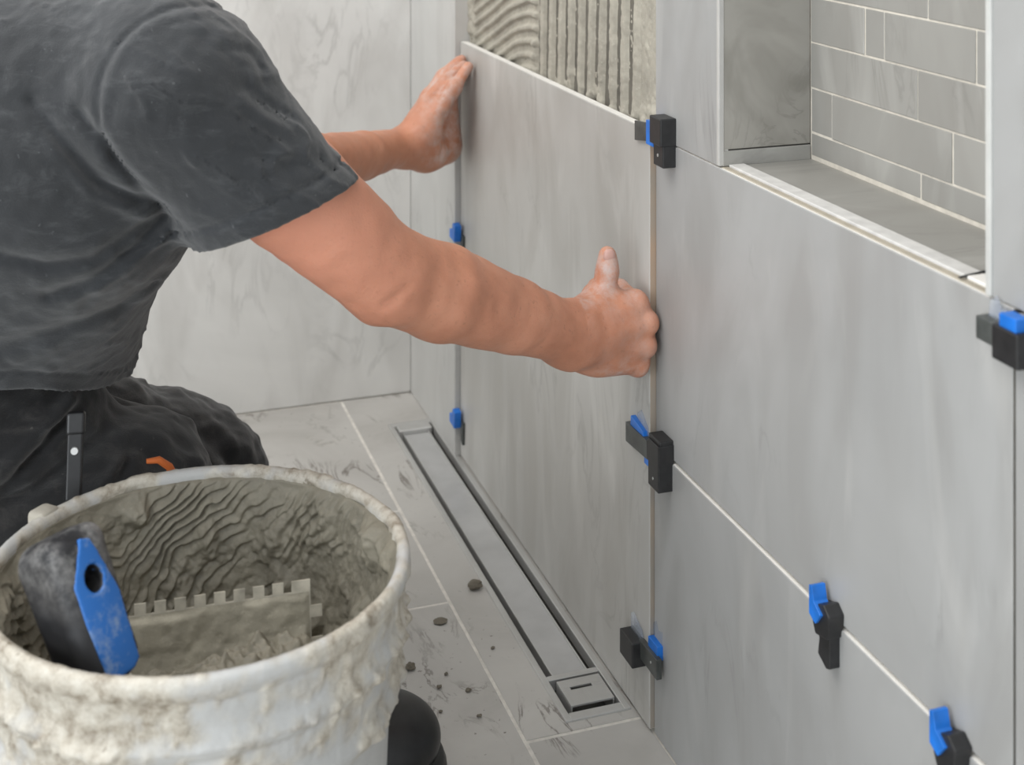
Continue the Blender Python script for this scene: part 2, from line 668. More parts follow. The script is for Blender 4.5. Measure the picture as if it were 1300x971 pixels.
WX = 0.0105     # backing face behind the tiles
NY0, NY1, NZ0, NZ1, ND = 0.762, 1.1435, 0.592, 1.05, 0.098
bm = bmesh.new()
T = 2.5
add_box(bm, WX, 0.16, NY1 + 0.004, 2.30, -0.06, T)
add_box(bm, WX, 0.16, -0.80, NY0 - 0.004, -0.06, T)
add_box(bm, WX, 0.16, NY0 - 0.004, NY1 + 0.004, -0.06, NZ0 - 0.004)
add_box(bm, WX, 0.16, NY0 - 0.004, NY1 + 0.004, NZ1 + 0.004, T)
add_box(bm, ND + 0.004, 0.16, NY0 - 0.004, NY1 + 0.004, NZ0 - 0.004, NZ1 + 0.004)
wall_r = link('wall_right', bm_mesh('wall_right', bm), ['backing'])
tag(wall_r, kind='structure')


def wall_tile(x, y0, y1, z0, z1, mat='tile_cool', thick=0.0105, side='tile_edge', sides=None):
    return box_obj('wall_tile', x, x + thick, y0, y1, z0, z1, mat, wall_r, 0.0007, side, sides)


YS = 1.2805     # vertical joint beside the tile being set
wall_tile(-0.0018, 0.7385, YS - 0.0012, 0.001, 0.2864, sides={(0, -1, 0): 'backing'})
wall_tile(0.0, 0.7385, YS - 0.0012, 0.2893, 0.5948, sides={(0, -1, 0): 'backing'})
wall_tile(0.0, 0.1350, 0.7360, 0.001, 0.2868)
wall_tile(0.0, 0.1350, 0.7360, 0.2893, 0.5925)
wall_tile(0.0, -0.47, 0.1320, 0.001, 0.2868)
wall_tile(0.0, -0.47, 0.1320, 0.2893, 0.5925)
wall_tile(0.0, NY1, YS - 0.0005, 0.5960, 1.195)
wall_tile(0.0, 0.1350, NY0, 0.5960, 1.195)
wall_tile(0.0, NY0 + 0.002, NY1 - 0.002, NZ1, 1.195)
wall_tile(0.0, -0.47, 0.1320, 0.5960, 1.195)
for y0, y1 in ((-0.47, 0.132), (0.135, 0.7355), (0.7385, 1.279)):
    wall_tile(0.0, y0, y1, 1.198, 1.79)
    wall_tile(0.0, y0, y1, 1.793, 2.39)
# narrow tiles in the corner, standing a little proud
for z0, z1 in ((0.001, 1.195), (1.198, 2.39)):
    box_obj('wall_tile', -0.014, 0.0105, 1.947, YB, z0, z1, 'strip', wall_r, 0.0007)

# niche lining: bond of small stone tiles on the back, plain slabs at the sides, sill
box_obj('niche_grout_bed', ND - 0.0032, ND + 0.006, NY0, NY1, NZ0, NZ1, 'niche_grout', wall_r, 0)
rows = [(0.5995, 0.6215, (1.1415, 0.9706, 0.795)), (0.6215, 0.6630, (1.1415, 1.105, 0.929)), (0.6630, 0.7050, (1.1415, 0.975, 0.80)),
        (0.7050, 0.7470, (1.1415, 1.052, 1.0224, 0.8997)), (0.7470, 0.7890, (1.1415, 0.961, 0.79)), (0.7890, 0.8310, (1.1415, 1.07, 0.905)),
        (0.8310, 0.8730, (1.1415, 0.98, 0.81)), (0.8730, 0.9150, (1.1415, 1.10, 0.93)), (0.9150, 0.9570, (1.1415, 0.97, 0.80)),
        (0.9570, 0.9990, (1.1415, 1.05, 0.88)), (0.9990, 1.0410, (1.1415, 0.98, 0.81))]
for z0, z1, ys in rows:
    ys = list(ys) + [NY0 + 0.001]
    for i in range(len(ys) - 1):
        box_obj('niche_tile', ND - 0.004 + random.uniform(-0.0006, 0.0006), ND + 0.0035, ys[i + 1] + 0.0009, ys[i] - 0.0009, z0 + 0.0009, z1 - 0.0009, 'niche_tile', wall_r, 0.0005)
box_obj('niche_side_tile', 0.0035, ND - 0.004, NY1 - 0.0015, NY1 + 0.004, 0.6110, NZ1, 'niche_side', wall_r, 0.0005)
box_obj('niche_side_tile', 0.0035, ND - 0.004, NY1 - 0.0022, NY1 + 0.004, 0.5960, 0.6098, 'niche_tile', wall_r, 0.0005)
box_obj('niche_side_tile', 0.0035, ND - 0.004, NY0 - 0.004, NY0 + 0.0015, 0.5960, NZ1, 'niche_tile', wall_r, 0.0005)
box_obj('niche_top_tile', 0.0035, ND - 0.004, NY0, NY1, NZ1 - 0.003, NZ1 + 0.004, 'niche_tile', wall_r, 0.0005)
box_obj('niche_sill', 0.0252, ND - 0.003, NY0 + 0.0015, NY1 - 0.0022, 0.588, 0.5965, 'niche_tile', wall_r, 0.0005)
# white dusted strip of the sill behind the beige nosing
box_obj('sill_edge_strip', 0.0094, 0.0250, 0.800, NY1 - 0.0022, 0.5885, 0.5976, plain('chalky_sill', (0.60, 0.59, 0.57), 0.7, 0, 0.12, 70), wall_r, 0.0006)
box_obj('sill_edge_strip', 0.0094, 0.0250, NY0 + 0.0015, 0.7975, 0.5885, 0.5976, 'tile_edge', wall_r, 0.0006)
box_obj('sill_nosing', 0.0030, 0.0092, NY0, NY1, 0.5900, 0.5956, plain('beige_nosing', (0.40, 0.36, 0.29), 0.7, 0, 0.1, 70), wall_r, 0.0004)
bm = bmesh.new()
add_box(bm, -0.0155, 0.0155, -0.0009, 0.0009, 0, 0.0012, 0.0003, Matrix.Translation((0.0170, 0.7993, 0.5968)) @ Matrix.Rotation(math.radians(14), 4, 'Z'))
put(link('sill_joint', bm_mesh('sill_joint', bm), ['black_plastic']), wall_r)
box_obj('niche_trim', -0.0022, 0.0050, NY0 - 0.0045, NY0 + 0.0010, 0.5965, NZ1, plain('pale_trim', (0.52, 0.52, 0.50), 0.5, 0, 0.06), wall_r, 0.0008)
box_obj('niche_trim', -0.0006, 0.0048, NY1 - 0.0020, NY1 + 0.0030, 0.5965, NZ1, plain('grey_trim', (0.46, 0.45, 0.43), 0.5, 0, 0.06), wall_r, 0.0006)

# back wall
wall_b = box_obj('wall_back', -2.4, 0.16, YB + 0.0105, YB + 0.12, -0.06, 2.5, 'backing', bev=0)
tag(wall_b, kind='structure')
for x0, x1 in ((-0.615, -0.0140), (-1.218, -0.618), (-1.821, -1.221), (-2.4, -1.824)):
    for z0, z1 in ((0.001, 1.195), (1.198, 2.39)):
        bm = bmesh.new()
        add_box(bm, x0, x1, YB, YB + 0.0105, z0, z1, 0.0007)
        put(link('wall_tile', bm_mesh('wall_tile', bm), ['marble']), wall_b)


# ------------------------------------------------------------------ combed mortar above the tile being set
def mortar_bed():
    y0, y1, z0, z1 = YS + 0.003, 1.9468, 0.55, 1.19
    ny, nz = 620, 420
    yy = np.linspace(y0, y1, ny)
    zz = np.linspace(z0, z1, nz)
    Yg, Zg = np.meshgrid(yy, zz, indexing='ij')
    Pn = np.stack([Yg.ravel(), Zg.ravel(), np.zeros(Yg.size)], 1).astype(np.float32)
    w = fbm(Pn, 18, 3, 3) * 0.0035
    fine = fbm(Pn, 160, 3, 9)
    Yv, Zv = Yg.ravel(), Zg.ravel()
    ysp = 1.652 + 0.006 * vnoise(Pn, 30, 5)
    s = (1.652 - Yv)

    def comb(ph):
        q = ph - np.floor(ph)
        e = np.abs(q - 0.5) * 2                 # 0 centre of ridge .. 1 groove
        return np.clip((0.52 - e) / 0.24, 0, 1)
    vert = comb((Yv + w * 0.25 + 0.004 * np.sin(Zv * 9)) / 0.0318 + 0.2) * 0.0052
    # ragged patch at the joint side and dragged ends at the foot of the ridges
    rag = np.clip((1.345 - Yv) / 0.012, 0, 1)
    vert = vert * (1 - rag) + rag * (0.002 + 0.005 * np.clip(fbm(Pn, 45, 4, 21), 0, 1))
    low = np.clip((0.618 + 0.02 * vnoise(Pn, 40, 31) - Zv) / 0.02, 0, 1) * np.clip((1.62 - Yv) / 0.03, 0, 1)
    vert = vert + low * 0.004 * np.clip(fbm(Pn, 70, 3, 33), -0.4, 1)
    u = np.clip((Yv - 1.652) / 0.27, 0, 1.2)
    sv = 1 - u
    rise = 0.100 * sv - 0.022 * np.clip((sv - 0.6) / 0.4, 0, 1) ** 2
    hor = comb((Zv - rise + w * 0.4) / 0.0172) * 0.0042 + 0.0012
    edge = np.clip((Yv - 1.915) / 0.008, 0, 1)
    hor = hor * (1 - edge) + edge * (0.003 + 0.004 * np.clip(fbm(Pn, 60, 3, 41), -0.5, 1))
    k = np.clip((Yv - ysp) / 0.004 + 0.5, 0, 1)
    seam = 0.0045 * np.exp(-((Yv - ysp - 0.004) / 0.004) ** 2) * (0.6 + 0.8 * vnoise(Pn, 90, 51))
    hgt = vert * (1 - k) + hor * k + seam + fine * 0.0005 - 0.0005 + 0.0003 * np.clip(fbm(Pn, 30, 2, 61), -1, 1)
    hgt = np.clip(hgt, -0.003, 0.011)
    hgt = np.minimum(hgt, np.where(Zv < 0.6025, 0.0055, 0.02))
    V = np.stack([WX - hgt, Yv, Zv], 1)
    i = np.arange(ny * nz).reshape(ny, nz)
    Fq = np.stack([i[:-1, :-1], i[:-1, 1:], i[1:, 1:], i[1:, :-1]], -1).reshape(-1, 4)
    put(link('mortar_bed', np_mesh('mortar_bed', V, Fq), ['bed']), wall_r)


mortar_bed()

# the tile being pressed into place
held = box_obj('large_wall_tile', -0.006, 0.0045, YS + 0.0012, 1.9435, 0.0035, 0.6020, 'tile', None, 0.0008, 'tile_edge', {(0, -1, 0): 'clay'})
tag(held, 'large square grey stone-look tile pressed on by both hands below the combed mortar', 'tile')


# ------------------------------------------------------------------ linear drain
dr = empty('linear_drain', ((DX0 + DX1) / 2, (DY0 + DY1) / 2, 0))
tag(dr, 'long stainless steel linear shower drain set in the floor along the wall', 'drain')


def drain_part(name, boxes, mat, bev=0.0006):
    bm = bmesh.new()
    for b in boxes:
        add_box(bm, *b, bev)
    return put(link(name, bm_mesh(name, bm), [mat]), dr)


fx0, fx1, fy0, fy1 = DX0, DX1, DY0, DY1
LN = 1.392       # near lid window ends here
drain_part('frame', [(fx0, fx0 + 0.007, fy0, fy1, -0.012, 0.0025), (fx1 - 0.007, fx1, fy0, fy1, -0.012, 0.0025),
                     (fx0 + 0.007, fx1 - 0.007, fy0, fy0 + 0.012, -0.012, 0.0025), (fx0 + 0.007, fx1 - 0.007, fy1 - 0.012, fy1, -0.012, 0.0025),
                     (fx0 + 0.007, fx1 - 0.007, LN, LN + 0.008, -0.010, 0.0022)], 'steel')
drain_part('channel', [(fx0 + 0.006, fx1 - 0.006, fy0 + 0.010, fy1 - 0.010, -0.030, -0.026), (fx0 + 0.0055, fx0 + 0.0075, fy0, fy1, -0.03, -0.010),
                       (fx1 - 0.0075, fx1 - 0.0055, fy0, fy1, -0.03, -0.010)], 'dark_steel', 0)
drain_part('cover_plate', [(fx0 + 0.0165, fx1 - 0.0165, LN + 0.010, fy1 - 0.034, -0.008, -0.0035)], 'film')
for sx in (fx0 + 0.0155, fx1 - 0.0172):
    drain_part('cover_edge', [(sx, sx + 0.0017, LN + 0.010, fy1 - 0.034, -0.014, -0.0012)], 'steel', 0.0003)
drain_part('end_block', [(fx0 + 0.010, fx1 - 0.010, fy1 - 0.033, fy1 - 0.013, -0.012, 0.0035)], 'steel', 0.0015)
# lifting lid in the near window: a tray with a slot
lx0, lx1, ly0, ly1 = fx0 + 0.0135, fx1 - 0.010, fy0 + 0.020, LN - 0.006
bm = bmesh.new()
sl0, sl1 = ly0 + 0.026, ly0 + 0.031
zt = 0.0035
for b in ((lx0, lx1, ly0, sl0, zt - 0.002, zt), (lx0, lx1, sl1, ly1, zt - 0.002, zt), (lx0, lx0 + 0.010, sl0, sl1, zt - 0.002, zt), (lx1 - 0.014, lx1, sl0, sl1, zt - 0.002, zt),
          (lx0, lx0 + 0.0015, ly0, ly1, -0.016, zt - 0.002), (lx1 - 0.0015, lx1, ly0, ly1, -0.016, zt - 0.002)):
    add_box(bm, *b, 0.0002)
put(link('lid', bm_mesh('lid', bm), ['steel']), dr)
drain_part('lid_tray', [(lx0 + 0.002, lx1 - 0.002, ly0 + 0.003, ly1, -0.016, -0.0145)], 'dark_steel')


# ------------------------------------------------------------------ tile levelling clips (built on the wall: a = towards the window wall (-y), b = up, c = out of the wall)
def clip(label, y, z, parts, x=0.0):
    r = empty('levelling_clip', (x, y, z))
    tag(r, label, 'tile clip', 'tile levelling clips on the wall')

    def frame(a, b, c):
        return Vector((-c, -a, b))
    for name, mat, pts, d0, d1, bev in parts:
        bm = bmesh.new()
        prism(bm, pts, d0, d1, frame)
        if bev:
            bmesh.ops.bevel(bm, geom=list(bm.edges), offset=bev, segments=2, affect='EDGES', profile=0.5)
        o = link(name, bm_mesh(name, bm), [mat], r)
    return r


def rect(a0, a1, b0, b1):
    return [(a0, b0), (a1, b0), (a1, b1), (a0, b1)]


def disc(a, b, r, n=10):
    return [(a + r * math.cos(2 * math.pi * i / n), b + r * math.sin(2 * math.pi * i / n)) for i in range(n)]


# at the top corner of the tile being set
clip('black clip with blue wedge and grey strap at the top corner of the pressed tile', 1.262, 0.597, [
    ('cap', 'black_plastic', rect(0.004, 0.030, -0.001, 0.026), 0.0, 0.017, 0.0012),
    ('tongue', 'black_plastic', rect(0.007, 0.029, -0.022, 0.002), 0.0, 0.014, 0.0010),
    ('wedge', 'blue_plastic', rect(-0.012, 0.006, -0.006, 0.018), 0.0, 0.0135, 0.0006),
    ('strap', 'grey_plastic', [(-0.049, -0.010), (-0.012, -0.004), (-0.012, 0.014), (-0.049, 0.010)], 0.0075, 0.0095, 0.0003),
    ('screw', 'steel', disc(0.018, -0.011, 0.0016), 0.0135, 0.0146, 0),
])
# at the crossing of the joints
clip('black clip crossing the upright joint where the level tile joint starts', 1.270, 0.292, [
    ('cap', 'black_plastic', rect(0.006, 0.032, -0.012, 0.017), 0.0, 0.015, 0.0012),
    ('tongue', 'black_plastic', rect(0.009, 0.033, -0.032, 0.013), 0.0, 0.017, 0.0008),
    ('hub', 'black_plastic', [(-0.004, -0.014), (0.010, -0.014), (0.010, 0.008), (-0.004, 0.006)], 0.0, 0.013, 0.0012),
    ('side_arm', 'grey_plastic', [(-0.056, -0.017), (-0.002, -0.014), (-0.002, 0.004), (-0.056, 0.003)], 0.006, 0.013, 0.0005),
    ('wedge', 'blue_plastic', [(-0.048, -0.003), (-0.012, -0.003), (-0.016, 0.008), (-0.046, 0.013)], 0.006, 0.0115, 0.0006),
    ('foot', 'blue_plastic', rect(-0.014, -0.003, -0.022, -0.012), 0.006, 0.011, 0.0004),
    ('clear_strap', 'clear', [(-0.042, 0.004), (-0.012, 0.002), (-0.014, 0.012), (-0.030, 0.024), (-0.038, 0.018)], 0.0062, 0.0072, 0),
    ('screw', 'steel', disc(0.021, -0.022, 0.0015, 4), 0.0165, 0.0175, 0),
])
clip('black clip with blue wedge on the upright joint just above the drain end', 1.285, 0.082, [
    ('cap', 'black_plastic', rect(-0.038, -0.006, -0.021, 0.004), 0.005, 0.021, 0.0012),
    ('tongue', 'grey_plastic', [(-0.010, -0.012), (0.033, -0.012), (0.033, 0.008), (-0.010, 0.006)], 0.006, 0.012, 0.0008),
    ('wedge', 'blue_plastic', rect(0.004, 0.026, 0.002, 0.016), 0.001, 0.008, 0.0005),
    ('clear_strap', 'clear', [(0.000, 0.008), (0.024, 0.010), (0.026, 0.030), (0.016, 0.026), (0.012, 0.034), (0.001, 0.026)], 0.001, 0.002, 0),
    ('clear_wedge', 'clear', [(-0.034, 0.004), (-0.008, 0.004), (-0.012, 0.012), (-0.034, 0.020)], 0.0065, 0.0100, 0.0003),
    ('screw', 'steel', disc(0.020, -0.001, 0.0014, 4), 0.0118, 0.0126, 0),
])
D = math.radians


def leaning_clip(label, y, z):
    return clip(label, y, z, [
        ('cap', 'black_plastic', [(-0.012, -0.006), (-0.008, -0.014), (0.010, -0.010), (0.012, 0.008), (0.004, 0.014), (-0.012, 0.008)], 0.0, 0.014, 0.0010),
        ('tongue', 'black_plastic', [(-0.009, -0.030), (0.003, -0.036), (0.008, -0.034), (0.008, -0.008), (-0.008, -0.008), (-0.007, -0.018)], 0.0, 0.011, 0.0008),
        ('wedge', 'blue_plastic', [(-0.013, 0.000), (-0.004, -0.004), (0.004, 0.006), (-0.006, 0.012), (-0.009, 0.023), (-0.013, 0.022)], 0.004, 0.0165, 0.0006),
    ])


leaning_clip('black clip with blue wedge on the level tile joint, first along from the joint crossing', 0.9455, 0.2905)
leaning_clip('black clip with blue wedge on the level tile joint, second along from the joint crossing', 0.7900, 0.2845)
clip('black clip with blue wedge and clear film under the right edge of the niche', 0.737, 0.583, [
    ('cap', 'grey_plastic', rect(-0.024, 0.000, -0.013, 0.002), 0.0, 0.011, 0.0010),
    ('hub', 'black_plastic', rect(-0.003, 0.022, -0.018, 0.004), 0.0, 0.015, 0.0012),
    ('wedge', 'blue_plastic', rect(0.002, 0.018, -0.001, 0.012), 0.002, 0.013, 0.0006),
    ('clear_strap', 'clear', [(-0.020, 0.000), (0.000, 0.000), (-0.002, 0.012), (-0.008, 0.010), (-0.012, 0.017), (-0.018, 0.012)], 0.003, 0.0042, 0),
])
for lb, z in (('small blue wedge in the corner joint behind the near forearm', 0.326), ('small blue wedge in the corner joint just above the far end of the drain', 0.0585)):
    clip(lb, 1.944, z, [
        ('wedge', 'blue_plastic', [(-0.010, -0.008), (0.014, -0.010), (0.018, 0.014), (0.006, 0.016), (0.004, 0.006), (-0.010, 0.004)], 0.010, 0.020, 0.0006),
        ('tail', 'grey_plastic', [(0.012, -0.028), (0.022, -0.032), (0.024, 0.000), (0.014, 0.000)], 0.006, 0.010, 0.0004),
    ])


# ------------------------------------------------------------------ bucket of mortar
BC = Vector((-0.4735, 1.039, 0.0))
BH = 0.37


def lathe(name, prof, nt, disp=None, attr=None, close=False):
    """prof: list of (r, z); disp(P3, r, z, th) -> radial offset"""
    th = np.linspace(0, 2 * math.pi, nt, endpoint=False)
    pr = np.array(prof, dtype=np.float64)
    R, Tn = np.meshgrid(pr[:, 0], th, indexing='ij')
    Zg = np.meshgrid(pr[:, 1], th, indexing='ij')[0]
    P = np.stack([R.ravel() * np.cos(Tn.ravel()), R.ravel() * np.sin(Tn.ravel()), Zg.ravel()], 1)
    extra = None
    if disp:
        P, extra = disp(P.astype(np.float32), R.ravel(), Zg.ravel(), Tn.ravel())
    i = np.arange(len(pr) * nt).reshape(len(pr), nt)
    j = np.roll(i, -1, 1)
    Fq = np.stack([i[:-1], j[:-1], j[1:], i[1:]], -1).reshape(-1, 4)
    me = np_mesh(name, P, Fq)
    if extra is not None and attr:
        a = me.attributes.new(attr, 'FLOAT', 'POINT')
        a.data.foreach_set('value', extra.astype(np.float32))
    return me


def densify(pts, step):
    out = [pts[0]]
    for a, b in zip(pts[:-1], pts[1:]):
        n = max(1, int(math.dist(a, b) / step))
        for k in range(1, n + 1):
            out.append((a[0] + (b[0] - a[0]) * k / n, a[1] + (b[1] - a[1]) * k / n))
    return out


bucket = empty('mortar_bucket', BC)
tag(bucket, 'white plastic builder bucket with mortar-smeared rim standing beside the kneeling person', 'bucket')
outer = [(0.0, 0.001), (0.122, 0.001), (0.127, 0.006), (0.1385, 0.268), (0.1440, 0.272), (0.1465, 0.278), (0.1440, 0.284), (0.1420, 0.288), (0.1435, 0.312), (0.1475, 0.316), (0.1505, 0.322),
         (0.1475, 0.328), (0.1455, 0.332), (0.1470, 0.352), (0.1505, 0.3555), (0.1535, 0.361), (0.1530, 0.367), (0.1500, 0.370), (0.1455, 0.3690), (0.1430, 0.365), (0.1425, 0.350), (0.1330, 0.20), (0.1230, 0.008), (0.0, 0.008)]


def bucket_disp(P, R, Zg, Tn):
    n1 = fbm(P, 22, 4, 3)
    n2 = fbm(P, 95, 3, 8)
    up = np.clip((Zg - 0.262 - 0.012 * n1) / 0.012, 0, 1)
    outside = (R > 0.1436 - 0.0 * R) | (Zg < 0.33)
    smear = np.clip(0.80 + 1.0 * n1 + 0.7 * n2, 0, 1) * up
    lump = np.clip(n1 * 0.5 + n2 * 0.9 - 0.05, 0, 1) * up * 0.0026 + 0.0006 * np.clip(fbm(P, 180, 2, 12), 0, 1) * up
    lump = lump + np.exp(-((Zg - 0.270 - 0.006 * n1) / 0.006) ** 2) * np.clip(0.3 + n2, 0, 1) * 0.0045 * (R > 0.137)
    lump = lump + np.exp(-((Zg - 0.318) / 0.007) ** 2) * np.clip(0.2 + n2 + n1 * 0.6, 0, 1) * 0.004 * (R > 0.14)
    rad = P[:, :2] / (np.linalg.norm(P[:, :2], axis=1, keepdims=True) + 1e-6)
    sgn = np.where(Zg > 0.3635, 0.25, 1.0) * np.where(R < 0.135, 0, 1)
    P[:, :2] += rad * (lump * sgn * (R > 0.13))[:, None]
    P[:, 2] += np.where(Zg > 0.3635, lump * 0.6, 0)
    return P, smear


link('bucket_shell', lathe('bucket_shell', densify(outer, 0.0022), 640, bucket_disp, 'mortar'), ['bucket'], bucket)
# moulded lug for the carrying handle
lug_th = math.radians(134)
lm = Matrix.Rotation(lug_th, 4, 'Z')
bm = bmesh.new()
add_box(bm, 0.1455, 0.163, -0.010, 0.010, 0.345, 0.3715, 0.004, lm, 2)
link('handle_lug', bm_mesh('handle_lug', bm, True), ['dry_mortar'], bucket)
# mortar inside: coat on the wall with trowel drags, merging into the lumpy fill


def mortar_inside():
    nt, ns = 900, 150
    th = np.linspace(0, 2 * math.pi, nt, endpoint=False)
    s = np.linspace(0, 1, ns)
    Sg, Tg = np.meshgrid(s, th, indexing='ij')
    z = 0.3625 - 0.125 * Sg
    r = 0.1425 - 0.008 * Sg
    P = np.stack([r * np.cos(Tg), r * np.sin(Tg), z], -1).reshape(-1, 3).astype(np.float32)
    S, Tt, Z = Sg.ravel(), Tg.ravel(), z.ravel()
    L = Tt * 0.14
    n = fbm(P, 16, 3, 61)
    # drag direction turns from shallow arcs to steep strokes round the wall (as seen from the room)
    k = np.clip((math.pi * 0.62 - Tt) / (math.pi * 0.5), 0, 1)
    al = np.radians(18 + 52 * k)
    warp = 0.016 * n + 0.005 * fbm(P, 60, 2, 71)
    ph = (-Z * np.cos(al) + L * np.sin(al) * 0.8 + warp) / 0.0098
    q = ph - np.floor(ph)
    ridge = np.where(q < 0.75, q / 0.75, (1 - q) / 0.25)
    amp = np.clip(0.55 + 0.9 * fbm(P, 20, 2, 81), 0.08, 1.3)
    lump = np.clip(fbm(P, 34, 4, 91) - 0.15, 0, 1)
    edge = np.clip((S + 0.05 * fbm(P, 30, 3, 95)) / 0.10, 0, 1)
    thick = (0.0026 + 0.0048 * ridge * amp + 0.0100 * lump + 0.008 * S + 0.0012 * fbm(P, 150, 3, 99)) * edge
    thick = np.where(S < 0.001, -0.0015, thick)
    rr = r.ravel() - thick
    return np.stack([rr * np.cos(Tt), rr * np.sin(Tt), Z], 1), nt, ns


Vc, nt, ns = mortar_inside()
i = np.arange(nt * ns).reshape(ns, nt)
j = np.roll(i, -1, 1)
Fc = np.stack([i[:-1], i[1:], j[1:], j[:-1]], -1).reshape(-1, 4)
coat = link('mortar_coat', np_mesh('mortar_coat', Vc, Fc), ['mortar'])
nr = 130
rr = np.linspace(0.0005, 0.134, nr)
Rg, Tg = np.meshgrid(rr, np.linspace(0, 2 * math.pi, 420, endpoint=False), indexing='ij')
Pf = np.stack([Rg * np.cos(Tg), Rg * np.sin(Tg), np.zeros_like(Rg)], -1).reshape(-1, 3).astype(np.float32)
lum = fbm(Pf, 30, 4, 111)
front = np.clip(0.5 - (Pf[:, 1] - 0.012) / 0.03, 0, 1)
pile = np.exp(-(((Pf[:, 0] - 0.035) / 0.06) ** 2 + ((Pf[:, 1] + 0.03) / 0.045) ** 2))
Pf[:, 2] = 0.248 + 0.040 * front + 0.006 * lum * (1 + front) + 0.008 * np.abs(fbm(Pf, 75, 3, 121)) * front + 0.012 * pile
i = np.arange(nr * 420).reshape(nr, 420)
j = np.roll(i, -1, 1)
Ff = np.stack([i[:-1], i[1:], j[1:], j[:-1]], -1).reshape(-1, 4)[:, ::-1]
mort = empty('mortar', BC)
tag(mort, 'wet brown-grey mortar dragged up the inside of the white bucket', 'mortar')
coat.parent = mort
link('mortar_fill', np_mesh('mortar_fill', Pf, Ff), ['mortar'], mort)

# ------------------------------------------------------------------ notched trowel standing in the mortar
TB = Vector((-0.532, 1.057, 0.25))
tro = empty('notched_trowel', TB)
tag(tro, 'notched steel trowel with blue and black handle stuck in the bucket mortar', 'trowel')
lean = math.radians(-9)
e1 = Vector((1, -0.045, 0)).normalized()
e2 = Vector((0, math.sin(-lean), math.cos(lean)))
e3 = e1.cross(e2).normalized()           # towards the camera
O0 = Vector((-0.386, 1.052, 0.333))      # top right corner of the blade


def bfr(a, b, c):
    return O0 + e1 * a + e2 * b + e3 * c - TB


def blade():
    pts = []
    per, tw, dp = 0.0143, 0.0083, 0.0078
    Lb, Hb = 0.190, 0.105
    pts.append((-Lb, -Hb))
    pts.append((-0.004, -Hb))
    b = -Hb
    b = -0.072
    while b < -0.012:
        pts += [(-0.004, b), (0.0045, b), (0.0045, b + tw), (-0.004, b + tw)]
        b += 0.0225
    pts += [(-0.004, -0.002), (-0.004, 0.0)]
    a = -0.004
    pts.append((a - 0.014, 0.0))
    a -= 0.014
    while a - per > -Lb:
        pts += [(a, -dp), (a - (per - tw), -dp), (a - (per - tw), 0.0), (a - per, 0.0)]
        a -= per
    pts.append((-Lb, 0.0))
    out = [pts[0]]
    for p in pts[1:]:
        if math.dist(p, out[-1]) > 1e-5:
            out.append(p)
    bm = bmesh.new()
    prism(bm, out, -0.0008, 0.0008, bfr)
    bmesh.ops.triangulate(bm, faces=[f for f in bm.faces if len(f.verts) > 4])
    return bm_mesh('blade', bm)


link('blade', blade(), [plain('mortared_steel', (0.44, 0.41, 0.34), 0.5, 0.15, 0.3, 70)], tro)
na, nb_ = 150, 70
Ag, Bg = np.meshgrid(np.linspace(-0.186, -0.005, na), np.linspace(-0.10, -0.0085, nb_), indexing='ij')
Pn = np.stack([Ag.ravel(), Bg.ravel(), np.zeros(Ag.size)], 1).astype(np.float32)
hh = 0.0022 + 0.0028 * np.clip(fbm(Pn, 35, 4, 131), -0.6, 1) + 0.006 * np.clip((-0.035 - Pn[:, 1]) / 0.03, 0, 1)
bd = np.minimum.reduce([(Pn[:, 0] + 0.186), (-0.005 - Pn[:, 0]), (-0.0085 - Pn[:, 1] + 0.002 * fbm(Pn, 60, 2, 141))])
hh = hh * np.clip(bd / 0.004, 0.1, 1)
Vm = np.array([bfr(a, b, 0.0008 + h) for (a, b, _), h in zip(Pn, hh)])
i = np.arange(na * nb_).reshape(na, nb_)
link('mortar_smear', np_mesh('mortar_smear', Vm, np.stack([i[:-1, :-1], i[1:, :-1], i[1:, 1:], i[:-1, 1:]], -1).reshape(-1, 4)),
     [mortar_mat('trowel_mortar', (0.30, 0.275, 0.215), 0.7, 0.3)], tro)

Hb, Ht = A((-0.542, 0.968, 0.330)), A((-0.574, 1.002, 0.418))
hw = (Ht - Hb) / np.linalg.norm(Ht - Hb)
camd = A((-0.584 + 0.56, -0.985, 0.515))
camd /= np.linalg.norm(camd)
rgt = A((0.9474, -0.32, 0.0))
hn = camd * 0.70 + rgt * 0.71
hn -= hw * (hn @ hw)
hn /= np.linalg.norm(hn)
hs = np.cross(hw, hn)                     # side direction
hc = (Hb + Ht) / 2


def hloc(P):
    q = P - hc
    return q @ hs, q @ hw, q @ hn


HOLE = (0.0, 0.016)


def grip_sdf(P):
    a, b, c = hloc(P)
    taper = 1.0 + 0.16 * np.clip(b / 0.05, -1, 1)
    qx, qy, qz = np.abs(a) - 0.0085 * taper, np.abs(b) - 0.036, np.abs(c) - 0.0105 * taper
    o = np.sqrt(np.maximum(qx, 0) ** 2 + np.maximum(qy, 0) ** 2 + np.maximum(qz, 0) ** 2) + np.minimum(np.maximum(np.maximum(qx, qy), qz), 0) - 0.0145
    hole = np.sqrt((a - HOLE[0]) ** 2 + ((b - HOLE[1]) * 0.8) ** 2) - 0.0068
    o = np.maximum(o, -hole)
    return o + 0.0006 * vnoise(P, 120, 3)


